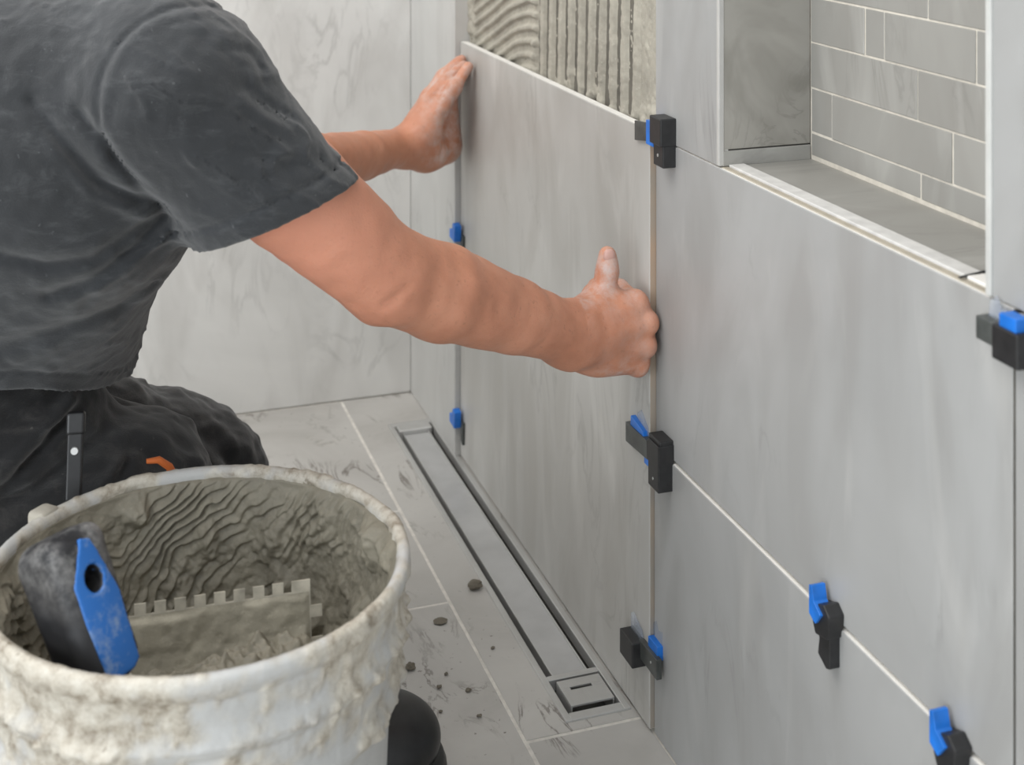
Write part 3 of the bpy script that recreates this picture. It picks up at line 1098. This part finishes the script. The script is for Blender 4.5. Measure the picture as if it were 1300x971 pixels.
def insert_sdf(P):
    a, b, c = hloc(P)
    poly = [(0.008, -0.047), (0.015, -0.043), (0.0165, 0.002), (0.006, 0.040), (-0.002, 0.043), (-0.0155, 0.017), (-0.0150, -0.008), (-0.012, -0.047)]
    d = np.full(len(P), -9.0, np.float32)
    n = len(poly)
    for k in range(n):
        (x0, y0), (x1, y1) = poly[k], poly[(k + 1) % n]
        ex, ey = x1 - x0, y1 - y0
        l = math.hypot(ex, ey)
        d = np.maximum(d, ((a - x0) * ey - (b - y0) * ex) / l)
    top = 0.0262 + 0.0020 * np.clip(b / 0.05, -1, 1) - 0.0022 * (a / 0.018) ** 2
    o = np.maximum(np.maximum(d, c - top), 0.014 - c)
    hole = np.sqrt((a - HOLE[0]) ** 2 + ((b - HOLE[1]) * 0.8) ** 2) - 0.0072
    return np.maximum(o, -hole)


put(link('grip', sdf_mesh('grip', grip_sdf, hc - 0.085, hc + 0.085, 0.0016), ['grip']), tro)
put(link('grip_insert', sdf_mesh('grip_insert', insert_sdf, hc - 0.085, hc + 0.085, 0.0013), ['blue_dusty']), tro)
put(link('shank', tube_mesh('shank', [tuple(Hb + hw * 0.01), (-0.535, 0.985, 0.296), (-0.530, 1.02, 0.283), (-0.525, 1.055, 0.285)], [0.010, 0.009, 0.008, 0.008], 12), ['dry_mortar']), tro)


# ------------------------------------------------------------------ the kneeling person
SR, ER, WR = (-0.475, 1.115, 0.690), (-0.303, 1.172, 0.520), (-0.097, 1.262, 0.415)     # right shoulder, elbow, wrist
SL, EL, WL = (-0.500, 1.465, 0.665), (-0.322, 1.625, 0.505), (-0.116, 1.868, 0.472)     # left
K = [(-0.024, 1.2770, 0.4340), (-0.016, 1.2700, 0.4150), (-0.017, 1.2700, 0.3930), (-0.024, 1.2740, 0.3735)]


def lerp(a, b, t):
    return tuple(x + (y - x) * t for x, y in zip(a, b))


def off(a, d):
    return tuple(x + y for x, y in zip(a, d))


def arm(P, S, E, W, sgn):
    d = cone(P, S, lerp(S, E, 0.5), 0.046, 0.0480)
    d = smin(d, cone(P, lerp(S, E, 0.5), E, 0.0480, 0.0405), 0.004)
    k = 1.0 if sgn > 0 else 0.93
    f = cone(P, E, lerp(E, W, 0.27), 0.0385 * k, 0.0420 * k)
    f = smin(f, cone(P, lerp(E, W, 0.27), lerp(E, W, 0.66), 0.0420 * k, 0.0335 * k), 0.005)
    f = smin(f, cone(P, lerp(E, W, 0.66), W, 0.0335 * k, 0.0270 * k), 0.005)
    d = smin(d, f, 0.012)
    return d


def finger(P, pts, r, k=0.006):
    d = None
    for i in range(len(pts) - 1):
        c = cone(P, pts[i], pts[i + 1], r[i], r[i + 1])
        d = c if d is None else smin(d, c, k)
    return d


def right_hand(P):
    w = A(WR)
    # back of the hand as a fan of metacarpals, thick on the palm (far) side
    d = None
    starts = [(-0.090, 1.264, 0.424), (-0.090, 1.260, 0.417), (-0.090, 1.260, 0.409), (-0.090, 1.264, 0.402)]
    for s, k in zip(starts, K):
        c = cone(P, s, k, 0.0150, 0.0120)
        d = c if d is None else smin(d, c, 0.016)
    d = smin(d, ell(P, (-0.058, 1.283, 0.410), (0.040, 0.020, 0.037)), 0.014)       # palm
    d = smin(d, ell(P, (-0.060, 1.275, 0.384), (0.036, 0.017, 0.017)), 0.012)       # little-finger edge
    d = smin(d, cone(P, off(WR, (-0.01, 0, 0)), (-0.075, 1.268, 0.412), 0.0255, 0.024), 0.02)
    d = smin(d, ell(P, WR, (0.03, 0.020, 0.029)), 0.012)
    # knuckles and tendons
    for k, s in zip(K, starts):
        d = smin(d, np.sqrt(((P - A(off(k, (0.001, -0.003, 0)))) ** 2).sum(1)) - 0.0098, 0.006)
        d = d + groove(P, [off(lerp(s, k, 0.35), (0, -0.0155, 0)), off(k, (-0.012, -0.0125, 0))], -0.0018, 0.0040)
    for a, b in zip(K[:-1], K[1:]):
        m = lerp(a, b, 0.5)
        d = d + groove(P, [off(m, (0.010, -0.006, 0)), off(m, (-0.020, -0.012, 0))], 0.0014, 0.0045)
    # curled fingers: down the wall side, then back into the palm
    f = None
    for n, k in enumerate(K):
        r0 = (0.0098, 0.0104, 0.0098, 0.0088)[n]
        L = (1.0, 1.06, 1.0, 0.84)[n]
        p = [k, (k[0] + 0.001, k[1] + 0.040 * L, k[2] + 0.001), (k[0] - 0.020 * L, k[1] + 0.052 * L, k[2] + 0.001), (k[0] - 0.034, k[1] + 0.036, k[2] + 0.001)]
        c = finger(P, p, (r0, r0 * 0.94, r0 * 0.9, r0 * 0.82), 0.004)
        f = c if f is None else np.minimum(f, c)
    d = smin(d, f, 0.005)
    # thumb raised along the tile
    th = finger(P, [(-0.082, 1.276, 0.422), (-0.058, 1.2835, 0.4400), (-0.0505, 1.2835, 0.4640), (-0.0500, 1.2850, 0.4810)], (0.0165, 0.0122, 0.0098, 0.0082), 0.008)
    th = smin(th, ell(P, (-0.0502, 1.2838, 0.470), (0.0098, 0.0088, 0.016)), 0.006)
    d = smin(d, th, 0.013)
    for z, dp in ((0.4655, 0.0011), (0.4625, 0.0009), (0.4595, 0.0011), (0.449, 0.0006)):
        d = d + groove(P, [(-0.060, 1.2745, z - 0.0012), (-0.0505, 1.2732, z), (-0.041, 1.2755, z + 0.001)], dp, 0.0013)
    # vein ridges and wrist crease
    d = d + groove(P, [(-0.088, 1.240, 0.420), (-0.062, 1.250, 0.412), (-0.040, 1.254, 0.418)], -0.0012, 0.0026)
    d = d + groove(P, [(-0.090, 1.240, 0.444), (-0.094, 1.236, 0.420), (-0.090, 1.240, 0.396)], 0.0012, 0.0022)
    return d


def left_hand(P):
    P = P - A((-0.004, -0.005, -0.002))
    # palm leaning on the tile edge, fingers up, thumb on the near side
    d = cone(P, (-0.106, 1.872, 0.470), (-0.072, 1.888, 0.500), 0.0255, 0.0235)
    kk = [(-0.070, 1.880, 0.530), (-0.062, 1.902, 0.535), (-0.056, 1.922, 0.530), (-0.050, 1.938, 0.520)]
    st = [(-0.098, 1.866, 0.478), (-0.094, 1.878, 0.476), (-0.088, 1.890, 0.470), (-0.082, 1.900, 0.464)]
    for s, k in zip(st, kk):
        d = smin(d, cone(P, s, k, 0.0175, 0.0125), 0.014)
    d = smin(d, cone(P, (-0.072, 1.880, 0.462), (-0.040, 1.918, 0.462), 0.028, 0.027), 0.016)     # heel of the hand
    d = smin(d, cone(P, (-0.036, 1.918, 0.462), (-0.030, 1.922, 0.505), 0.0215, 0.0165), 0.014)   # palm pads
    d = smin(d, cone(P, (-0.040, 1.905, 0.470), (-0.034, 1.908, 0.535), 0.022, 0.0155), 0.012)
    tips = [(-0.0110, 1.900, 0.5770), (-0.0105, 1.915, 0.5830), (-0.0105, 1.930, 0.5800), (-0.0105, 1.9365, 0.5640)]
    f = None
    for k, t in zip(kk, tips):
        m = off(lerp(k, t, 0.52), (-0.003, 0, 0.003))
        c = finger(P, [k, m, t], (0.0108, 0.0095, 0.0070), 0.005)
        f = c if f is None else np.minimum(f, c)
    d = smin(d, f, 0.006)
    # thumb and its ball
    d = smin(d, ell(P, (-0.074, 1.862, 0.494), (0.020, 0.0165, 0.032), None), 0.010)
    th = finger(P, [(-0.080, 1.862, 0.490), (-0.060, 1.862, 0.522), (-0.035, 1.870, 0.552), (-0.0125, 1.876, 0.5790)], (0.0165, 0.0125, 0.0102, 0.0070), 0.008)
    d = smin(d, th, 0.008)
    d = d + groove(P, [(-0.095, 1.846, 0.505), (-0.070, 1.838, 0.480), (-0.052, 1.850, 0.462)], 0.0022, 0.0030)
    d = d + groove(P, [(-0.055, 1.850, 0.520), (-0.050, 1.858, 0.490), (-0.058, 1.858, 0.460)], 0.0025, 0.0035)
    d = d + groove(P, [(-0.106, 1.850, 0.490), (-0.100, 1.842, 0.466), (-0.092, 1.850, 0.446)], 0.0016, 0.0022)
    for q in (0.0, 0.006, 0.012):
        d = d + groove(P, [(-0.052 + q * 0.8, 1.855, 0.545 + q), (-0.038 + q * 0.8, 1.855, 0.533 + q)], 0.0008, 0.0014)
    return d


HO = A((-0.058, -0.010, 0.004))
HC = (-0.345, 1.305, 0.905)


def head(P):
    P = P - HO
    d = ell(P, HC, (0.098, 0.077, 0.112))
    d = smin(d, cone(P, (-0.300, 1.305, 0.865), (-0.278, 1.305, 0.822), 0.055, 0.030), 0.03)
    d = smin(d, cone(P, (-0.40, 1.305, 0.840), (-0.455, 1.305, 0.735), 0.058, 0.064), 0.03)
    d = smin(d, cone(P, (-0.248, 1.305, 0.900), (-0.232, 1.305, 0.872), 0.008, 0.013), 0.012)       # nose
    for s in (-1, 1):
        d = smin(d, ell(P, (-0.352, 1.305 + s * 0.078, 0.890), (0.020, 0.008, 0.031)), 0.006)      # ears
        e = np.sqrt(((P - A((-0.252, 1.305 + s * 0.031, 0.902))) ** 2).sum(1)) - 0.012
        d = np.maximum(d, -e) if False else d + 0.006 * np.exp(-((e + 0.012) / 0.014) ** 2)
        d = d + groove(P, [(-0.250, 1.305 + s * 0.016, 0.918), (-0.262, 1.305 + s * 0.048, 0.918)], -0.003, 0.006)
    d = d + groove(P, [(-0.255, 1.282, 0.845), (-0.247, 1.305, 0.846), (-0.255, 1.328, 0.845)], 0.003, 0.003)
    d = d + groove(P, [(-0.255, 1.285, 0.840), (-0.247, 1.305, 0.839), (-0.255, 1.325, 0.840)], -0.003, 0.004)
    return d


def torso(P, g):
    d = cone(P, (-0.755, 1.425, 0.37), (-0.650, 1.375, 0.47), 0.130 + g, 0.118 + g)
    d = smin(d, cone(P, (-0.615, 1.345, 0.470), (-0.560, 1.235, 0.605), 0.102 + g, 0.100 + g), 0.05)
    d = smin(d, cone(P, (-0.640, 1.420, 0.470), (-0.555, 1.410, 0.605), 0.105 + g, 0.098 + g), 0.05)
    d = smin(d, cone(P, (-0.575, 1.250, 0.640), (-0.560, 1.400, 0.640), 0.105 + g, 0.105 + g), 0.05)
    d = smin(d, cone(P, (-0.640, 1.270, 0.640), (-0.630, 1.400, 0.640), 0.112 + g, 0.110 + g), 0.05)
    d = smin(d, cone(P, (-0.612, 1.35, 0.470), (-0.632, 1.37, 0.390), 0.100 + g, 0.104 + g), 0.04)
    return d


def body(P):
    d = np.maximum(torso(P, -0.024), 0.455 - P[:, 2])
    d = smin(d, cone(P, (-0.52, 1.21, 0.670), SR, 0.050, 0.044), 0.03)
    d = smin(d, cone(P, (-0.54, 1.38, 0.660), SL, 0.050, 0.044), 0.03)
    d = smin(d, arm(P, SR, ER, WR, 1), 0.015)
    d = smin(d, arm(P, SL, EL, WL, -1), 0.015)
    # elbow creases, forearm muscle, tendons
    d = d + groove(P, [(-0.338, 1.128, 0.492), (-0.318, 1.128, 0.500), (-0.296, 1.136, 0.520)], 0.0025, 0.006)
    d = d + groove(P, [(-0.345, 1.135, 0.478), (-0.325, 1.133, 0.484), (-0.305, 1.138, 0.488)], 0.0014, 0.0030)
    d = d + groove(P, [(-0.335, 1.133, 0.472), (-0.318, 1.133, 0.478), (-0.302, 1.138, 0.481)], 0.0012, 0.0026)
    d = d + groove(P, [(-0.290, 1.140, 0.508), (-0.235, 1.165, 0.492), (-0.170, 1.200, 0.462)], 0.0020, 0.008)
    d = smin(d, right_hand(P), 0.012)
    d = smin(d, left_hand(P), 0.012)
    m = P[:, 2] > 0.66
    if m.any():
        h = d[m]
        d[m] = smin(h, head(P[m]), 0.035)
    return d + 0.0009 * vnoise(P, 60, 7)


body_me = sdf_mesh('person', body, (-0.90, 1.00, 0.24), (0.0, 2.03, 1.09), 0.0024)
co = np.zeros(len(body_me.vertices) * 3, np.float32)
body_me.vertices.foreach_get('co', co)
co = co.reshape(-1, 3)
dz = np.zeros(len(co), np.float32)
dz = np.maximum(dz, np.clip((co[:, 2] - 0.425) / 0.03, 0, 1) * (co[:, 0] > -0.09) * (co[:, 1] < 1.5))        # thumb
dz = np.maximum(dz, np.clip((co[:, 0] + 0.105) / 0.05, 0, 1) * (co[:, 1] > 1.7))
dz = np.maximum(dz, 0.75 * np.clip((0.405 - co[:, 2]) / 0.03, 0, 1) * np.clip((co[:, 0] + 0.09) / 0.03, 0, 1) * (co[:, 1] < 1.5))
a = body_me.attributes.new('dust', 'FLOAT', 'POINT')
a.data.foreach_set('value', dz.astype(np.float32))
pl = np.clip((-0.27 - co[:, 0]) / 0.12, 0, 1) * (co[:, 2] < 0.70) * 0.8      # skin colour paler towards the sleeve
a = body_me.attributes.new('pale', 'FLOAT', 'POINT')
a.data.foreach_set('value', pl.astype(np.float32))
person = link('person', body_me, ['skin'])
tag(person, 'person in charcoal t-shirt and black work trousers kneeling and pressing a tile with both hands', 'person')

# thumb nail
nl = sdf_mesh('thumb_nail', lambda P: np.maximum(ell(P, (-0.0512, 1.2778, 0.4815), (0.0064, 0.0034, 0.0082)), P[:, 2] - 0.4885), (-0.07, 1.265, 0.465), (-0.035, 1.295, 0.50), 0.0009)
link('thumb_nail', nl, ['nail'], person)


# clothing ---------------------------------------------------------------------------------
def unit(v):
    v = A(v)
    return v / np.linalg.norm(v)


axR = unit(A(ER) - A(SR))
hemR_c = A((-0.408, 1.130, 0.588))
hemR_n = unit((0.34, -0.15, -0.93))
axL = unit(A(EL) - A(SL))
hemL_c = A(lerp(SL, EL, 0.52))


def shirt_outer(P):
    d = torso(P, 0.012)
    d = smin(d, cone(P, (-0.60, 1.25, 0.675), (-0.50, 1.165, 0.698), 0.092, 0.078), 0.04)
    d = smin(d, cone(P, (-0.57, 1.37, 0.680), off(SL, (0, -0.03, 0.0)), 0.085, 0.066), 0.04)
    d = smin(d, cone(P, (-0.62, 1.29, 0.700), (-0.53, 1.28, 0.735), 0.080, 0.072), 0.04)
    slv = cone(P, off(SR, (-0.004, 0.012, 0.002)), tuple(hemR_c + A((0.018, 0.006, -0.012))), 0.068, 0.0670)
    d = smin(d, slv, 0.034)
    d = smin(d, cone(P, SL, tuple(A(lerp(SL, EL, 0.62))), 0.064, 0.058), 0.025)
    return d


seamR_c = A((-0.464, 1.122, 0.686))
seamR_n = unit((0.12, 1.0, -0.18))          # the armhole is seen almost face on


def groove_xz(P, pts, depth, width):
    """cloth crease running over the near side of the body, given by its course in x and z"""
    m = np.full(len(P), 9.0, np.float32)
    Q = P[:, [0, 2]]
    for i in range(len(pts) - 1):
        a_, b_ = A(pts[i]), A(pts[i + 1])
        ba = b_ - a_
        h = np.clip(((Q - a_) @ ba) / float(ba @ ba), 0, 1)
        m = np.minimum(m, np.sqrt((((Q - a_) - h[:, None] * ba) ** 2).sum(1)))
    return depth * np.exp(-(m / width) ** 2)


CREASES = (
    ([(-0.590, 0.693), (-0.572, 0.668), (-0.541, 0.631), (-0.497, 0.606)], 0.0055, 0.006),
    ([(-0.578, 0.665), (-0.546, 0.622), (-0.505, 0.598)], -0.0030, 0.005),
    ([(-0.578, 0.537), (-0.545, 0.549), (-0.511, 0.572), (-0.485, 0.594)], 0.0055, 0.006),
    ([(-0.560, 0.530), (-0.520, 0.552), (-0.490, 0.578)], -0.0032, 0.005),
    ([(-0.614, 0.576), (-0.578, 0.566), (-0.541, 0.569), (-0.493, 0.596)], 0.0050, 0.006),
    ([(-0.434, 0.704), (-0.416, 0.686), (-0.397, 0.674)], 0.0030, 0.0040),
    ([(-0.440, 0.696), (-0.420, 0.679), (-0.402, 0.668)], -0.0026, 0.0040),
    ([(-0.450, 0.733), (-0.430, 0.727), (-0.419, 0.713)], 0.0030, 0.0040),
    ([(-0.444, 0.663), (-0.410, 0.645), (-0.374, 0.639)], 0.0028, 0.0050),
    ([(-0.555, 0.687), (-0.533, 0.658), (-0.511, 0.626), (-0.490, 0.604)], 0.0060, 0.0050),
    ([(-0.615, 0.485), (-0.573, 0.498), (-0.525, 0.511), (-0.489, 0.537)], 0.0050, 0.009),
    ([(-0.484, 0.677), (-0.467, 0.654), (-0.444, 0.636)], -0.0024, 0.006),
)


def shirt(P):
    d = shirt_outer(P)
    dT = torso(P, 0.012)
    # folds: long drapes radiating from armpit and belly, fine crumple
    q = P @ np.array([[0.80, 0.0, 0.6], [0.0, 1, 0], [-0.6, 0, 0.80]], dtype=np.float32)
    w = fbm(q * A((1.0, 1.0, 2.6)), 11, 2, 201)
    d = d + 0.0030 * w
    cr = np.abs(fbm(q * A((0.55, 1.0, 2.8)) + 0.02 * w[:, None], 17, 2, 207))
    d = d - 0.0034 * np.clip(1 - cr / 0.22, 0, 1) ** 2 * np.clip(0.5 + fbm(P, 12, 2, 213), 0, 1)
    d = d + 0.0010 * fbm(P * A((1.6, 1.6, 1.0)), 70, 2, 211)
    nearside = np.clip((1.26 - P[:, 1]) / 0.03, 0, 1)
    for pts, dep, wid in CREASES:
        d = d + groove_xz(P, pts, dep, wid) * nearside
    # armhole seam
    ra = P - seamR_c
    ra = ra - (ra @ seamR_n)[:, None] * seamR_n
    s = 0.074 - np.sqrt((ra ** 2).sum(1))
    near = np.clip((0.5 - (ra[:, 0] * 0.9 - ra[:, 2] * 0.43) / 0.02), 0, 1) * (P[:, 1] < 1.24)
    near = near * np.clip((P[:, 2] - 0.625) / 0.02, 0, 1)
    d = d + 0.0024 * np.exp(-(s / 0.0024) ** 2) * near - 0.0012 * np.exp(-((s - 0.006) / 0.004) ** 2) * near
    # sleeve hem: band, stitch line, cut
    hs_ = (P - hemR_c) @ hemR_n
    nearR = np.sqrt(((P - hemR_c) ** 2).sum(1)) < 0.12
    d = d + np.where(nearR, 0.0022 * np.exp(-((hs_ + 0.019) / 0.0024) ** 2) - 0.0012 * (hs_ > -0.018), 0)
    hl_ = (P - hemL_c) @ axL
    nearL = np.sqrt(((P - hemL_c) ** 2).sum(1)) < 0.12
    hb_ = 0.409 - 0.26 * (P[:, 0] + 0.50) + 0.006 * np.sin(P[:, 0] * 40) - P[:, 2]
    d = d + 0.0016 * np.exp(-((hb_ + 0.018) / 0.0022) ** 2)
    shell = np.maximum(d, -(d + 0.0075))
    shell = np.maximum(shell, np.where(nearR, hs_ - 4 * np.maximum(0, 0.008 - dT), -1))
    shell = np.maximum(shell, np.where(nearL, hl_ - 4 * np.maximum(0, 0.008 - dT), -1))
    shell = np.maximum(shell, hb_)
    # neck opening
    return np.maximum(shell, -(cone(P, (-0.505, 1.295, 0.806), (-0.465, 1.295, 0.90), 0.062, 0.075)))


sh = link('t_shirt', sdf_mesh('t_shirt', shirt, (-0.93, 0.98, 0.33), (-0.27, 1.70, 0.86), 0.0027), ['shirt'], person)


RH, RK, RF = (-0.745, 1.335, 0.335), (-0.300, 1.305, 0.050), (-0.700, 1.300, 0.060)
LH, LK, LF = (-0.745, 1.520, 0.300), (-0.425, 1.620, 0.168), (-0.760, 1.640, 0.065)


def trousers(P):
    d = ell(P, (-0.755, 1.425, 0.335), (0.150, 0.185, 0.140))
    d = smin(d, cone(P, (-0.720, 1.335, 0.345), (-0.520, 1.335, 0.262), 0.120, 0.095), 0.05)
    d = smin(d, cone(P, (-0.520, 1.335, 0.262), (-0.420, 1.325, 0.140), 0.095, 0.070), 0.04)
    d = smin(d, cone(P, (-0.420, 1.325, 0.140), RK, 0.070, 0.036), 0.02)
    d = smin(d, cone(P, (-0.320, 1.310, 0.050), RF, 0.045, 0.055), 0.02)
    d = smin(d, cone(P, (-0.700, 1.385, 0.375), (-0.600, 1.340, 0.365), 0.095, 0.062), 0.04)      # bunched waist
    d = smin(d, cone(P, (-0.740, 1.42, 0.395), (-0.640, 1.365, 0.415), 0.140, 0.112), 0.03)
    lt = cone(P, LH, lerp(LH, LK, 0.6), 0.112, 0.096)
    lt = smin(lt, cone(P, lerp(LH, LK, 0.6), LK, 0.096, 0.082), 0.03)
    lt = smin(lt, cone(P, LK, LF, 0.078, 0.062), 0.03)
    d = smin(d, lt, 0.03)
    q = P * A((1.0, 1.5, 1.5))
    d = d + 0.0065 * fbm(q, 17, 3, 301) + 0.0022 * fbm(P, 60, 2, 311)
    for pts, dep, wid in (
        ([(-0.600, 1.230, 0.395), (-0.520, 1.235, 0.345), (-0.450, 1.250, 0.290)], 0.010, 0.010),
        ([(-0.640, 1.225, 0.360), (-0.560, 1.225, 0.320), (-0.490, 1.240, 0.270)], 0.010, 0.012),
        ([(-0.680, 1.230, 0.400), (-0.610, 1.225, 0.380), (-0.540, 1.240, 0.375)], 0.010, 0.010),
        ([(-0.400, 1.555, 0.235), (-0.375, 1.560, 0.190), (-0.385, 1.560, 0.150)], 0.008, 0.010),
        ([(-0.370, 1.545, 0.215), (-0.350, 1.570, 0.180), (-0.350, 1.580, 0.140)], 0.008, 0.007),
        ([(-0.450, 1.540, 0.260), (-0.410, 1.540, 0.220), (-0.395, 1.550, 0.170)], -0.006, 0.010),
        ([(-0.520, 1.470, 0.330), (-0.470, 1.480, 0.270), (-0.420, 1.490, 0.230)], 0.014, 0.020),
    ):
        d = d + groove(P, pts, dep, wid)
    ns = np.clip((1.30 - P[:, 1]) / 0.03, 0, 1)
    for pts, dep, wid in (
        ([(-0.617, 0.364), (-0.576, 0.392), (-0.543, 0.412), (-0.516, 0.419)], -0.008, 0.008),
        ([(-0.612, 0.352), (-0.572, 0.380), (-0.540, 0.399)], 0.006, 0.005),
        ([(-0.576, 0.374), (-0.537, 0.392), (-0.506, 0.402)], -0.007, 0.007),
        ([(-0.617, 0.336), (-0.563, 0.354), (-0.517, 0.374)], 0.007, 0.006),
        ([(-0.517, 0.343), (-0.497, 0.364), (-0.500, 0.392)], 0.008, 0.005),
        ([(-0.537, 0.336), (-0.506, 0.354), (-0.496, 0.371)], -0.006, 0.005),
        ([(-0.483, 0.385), (-0.442, 0.367), (-0.401, 0.347)], -0.006, 0.007),
    ):
        d = d + groove_xz(P, pts, dep, wid) * ns
    return np.maximum(np.maximum(d, P[:, 2] - 0.475), 0.004 - P[:, 2])


link('work_trousers', sdf_mesh('work_trousers', trousers, (-0.95, 1.15, -0.01), (-0.18, 1.76, 0.49), 0.0033), ['trousers'], person)


# knee pad on the near knee: cap, rim band and side strap
def pad(P):
    d = ell(P, (-0.282, 1.297, 0.040), (0.062, 0.056, 0.038))
    d = smin(d, cone(P, (-0.40, 1.305, 0.050), (-0.320, 1.300, 0.042), 0.046, 0.042), 0.02)
    return np.maximum(d, 0.022 - P[:, 2])


link('knee_pad', sdf_mesh('knee_pad', pad, (-0.48, 1.2, 0.0), (-0.18, 1.38, 0.12), 0.0025), ['rubber'], person)


def pad_rim(P):
    d = ell(P, (-0.282, 1.295, 0.018), (0.068, 0.063, 0.020))
    d = smin(d, cone(P, (-0.40, 1.305, 0.018), (-0.320, 1.300, 0.018), 0.050, 0.052), 0.01)
    d = np.maximum(d, np.abs(P[:, 2] - 0.018) - 0.013)
    return d + 0.002 * np.exp(-((P[:, 2] - 0.020) / 0.003) ** 2)


link('knee_pad_rim', sdf_mesh('knee_pad_rim', pad_rim, (-0.48, 1.19, -0.004), (-0.17, 1.38, 0.06), 0.0025), ['rubber'], person)
link('knee_pad_strap', tube_mesh('knee_pad_strap', [(-0.262, 1.236, 0.034), (-0.242, 1.243, 0.030), (-0.232, 1.250, 0.018), (-0.234, 1.247, 0.004)], 0.0028), ['tan'], person)

# boots (soles behind, mostly hidden)
for (fx, fy, fz) in ((-0.78, 1.30, 0.062), (-0.84, 1.64, 0.064)):
    def boot(P, c=(fx, fy, fz)):
        d = cone(P, (c[0] + 0.06, c[1], c[2] + 0.005), (c[0] - 0.02, c[1], c[2]), 0.050, 0.052)
        d = smin(d, cone(P, (c[0] - 0.03, c[1], c[2] - 0.012), (c[0] - 0.05, c[1], 0.040), 0.046, 0.034), 0.03)
        return np.maximum(d, 0.003 - P[:, 2])
    link('boot', sdf_mesh('boot', boot, (fx - 0.16, fy - 0.09, -0.01), (fx + 0.16, fy + 0.09, 0.15), 0.004), ['rubber'], person)

# tool loop with rivet at the hip, orange trim on the thigh pocket
bm = bmesh.new()
hl = Matrix.Translation((-0.5560, 1.210, 0.384)) @ Matrix.Rotation(math.radians(-8), 4, 'Z') @ Matrix.Rotation(math.radians(-16), 4, 'X')
add_box(bm, -0.0062, 0.0062, -0.004, 0.004, -0.034, 0.030, 0.0015, hl, 2)
add_box(bm, -0.0075, 0.0075, -0.005, 0.005, 0.016, 0.034, 0.0025, hl, 3)
lp = link('tool_loop', bm_mesh('tool_loop', bm), ['rubber'], person)
bm = bmesh.new()
bmesh.ops.create_cone(bm, cap_ends=True, segments=20, radius1=0.0034, radius2=0.0028, depth=0.002, matrix=hl @ Matrix.Translation((0, -0.0048, 0.004)) @ Matrix.Rotation(math.radians(90), 4, 'X'))
link('rivet', bm_mesh('rivet', bm), ['steel'], lp)
link('pocket_trim', tube_mesh('pocket_trim', [(-0.4980, 1.222, 0.366), (-0.4880, 1.222, 0.366), (-0.4790, 1.224, 0.358), (-0.4730, 1.228, 0.344), (-0.4700, 1.232, 0.322)], [0.002, 0.003, 0.0034, 0.0036, 0.0036]), ['orange'], person)


def hair(P):
    P = P - HO
    d = ell(P, off(HC, (-0.008, 0, 0.008)), (0.101, 0.082, 0.113))
    cut = (P[:, 0] + 0.275) * 0.9 - (P[:, 2] - 0.935) * 0.6
    return np.maximum(np.maximum(d, cut), 0.850 - P[:, 2] - 0.3 * (P[:, 0] + 0.36)) + 0.003 * fbm(P, 60, 3, 401)


link('hair', sdf_mesh('hair', hair, (-0.56, 1.18, 0.79), (-0.26, 1.41, 1.07), 0.004), ['hair'], person)
for s in (-1, 1):
    bm = bmesh.new()
    bmesh.ops.create_uvsphere(bm, u_segments=16, v_segments=12, radius=0.0115, matrix=Matrix.Translation((-0.3215, 1.295 + s * 0.031, 0.906)))
    link('eye', bm_mesh('eye', bm, True), ['eye'], person)


# ------------------------------------------------------------------ crumbs of dried mortar on the floor
def crumb(label, x, y, r, seed, flat=0.55):
    bm = bmesh.new()
    bmesh.ops.create_icosphere(bm, subdivisions=3, radius=1)
    for v in bm.verts:
        p = np.array([[*v.co]], np.float32)
        k = 1 + 0.35 * float(fbm(p, 1.6, 3, seed)[0])
        v.co = Vector((v.co.x * k * r, v.co.y * k * r * 0.8, v.co.z * k * r * flat))
    zmin = min(v.co.z for v in bm.verts)
    for v in bm.verts:
        v.co.z -= zmin
    o = link('mortar_crumb', bm_mesh('mortar_crumb', bm), [mat_crumb])
    o.location = (x, y, 0.0003)
    tag(o, label, 'mortar crumb', 'mortar crumbs on the floor')


mat_crumb = mortar_mat('crumb_mortar', (0.17, 0.15, 0.115), 0.85)
crumb('largest dark mortar crumb, lying on the floor beside the middle of the drain', -0.092, 1.5946, 0.0085, 5)
crumb('flat mortar crumb beside the cross joint of the floor tiles', -0.150, 1.5391, 0.0075, 11, 0.2)
for (x, y, r, s) in ((-0.165, 1.652, 0.005, 21), (-0.2064, 1.4623, 0.006, 25), (-0.158, 1.405, 0.003, 31), (-0.185, 1.42, 0.0028, 35), (-0.172, 1.44, 0.0022, 41), (-0.16, 1.36, 0.0026, 45), (-0.195, 1.38, 0.002, 51), (-0.11, 1.47, 0.0022, 55)):
    crumb('small mortar crumb on the floor tile between bucket and drain', x, y, r, s)
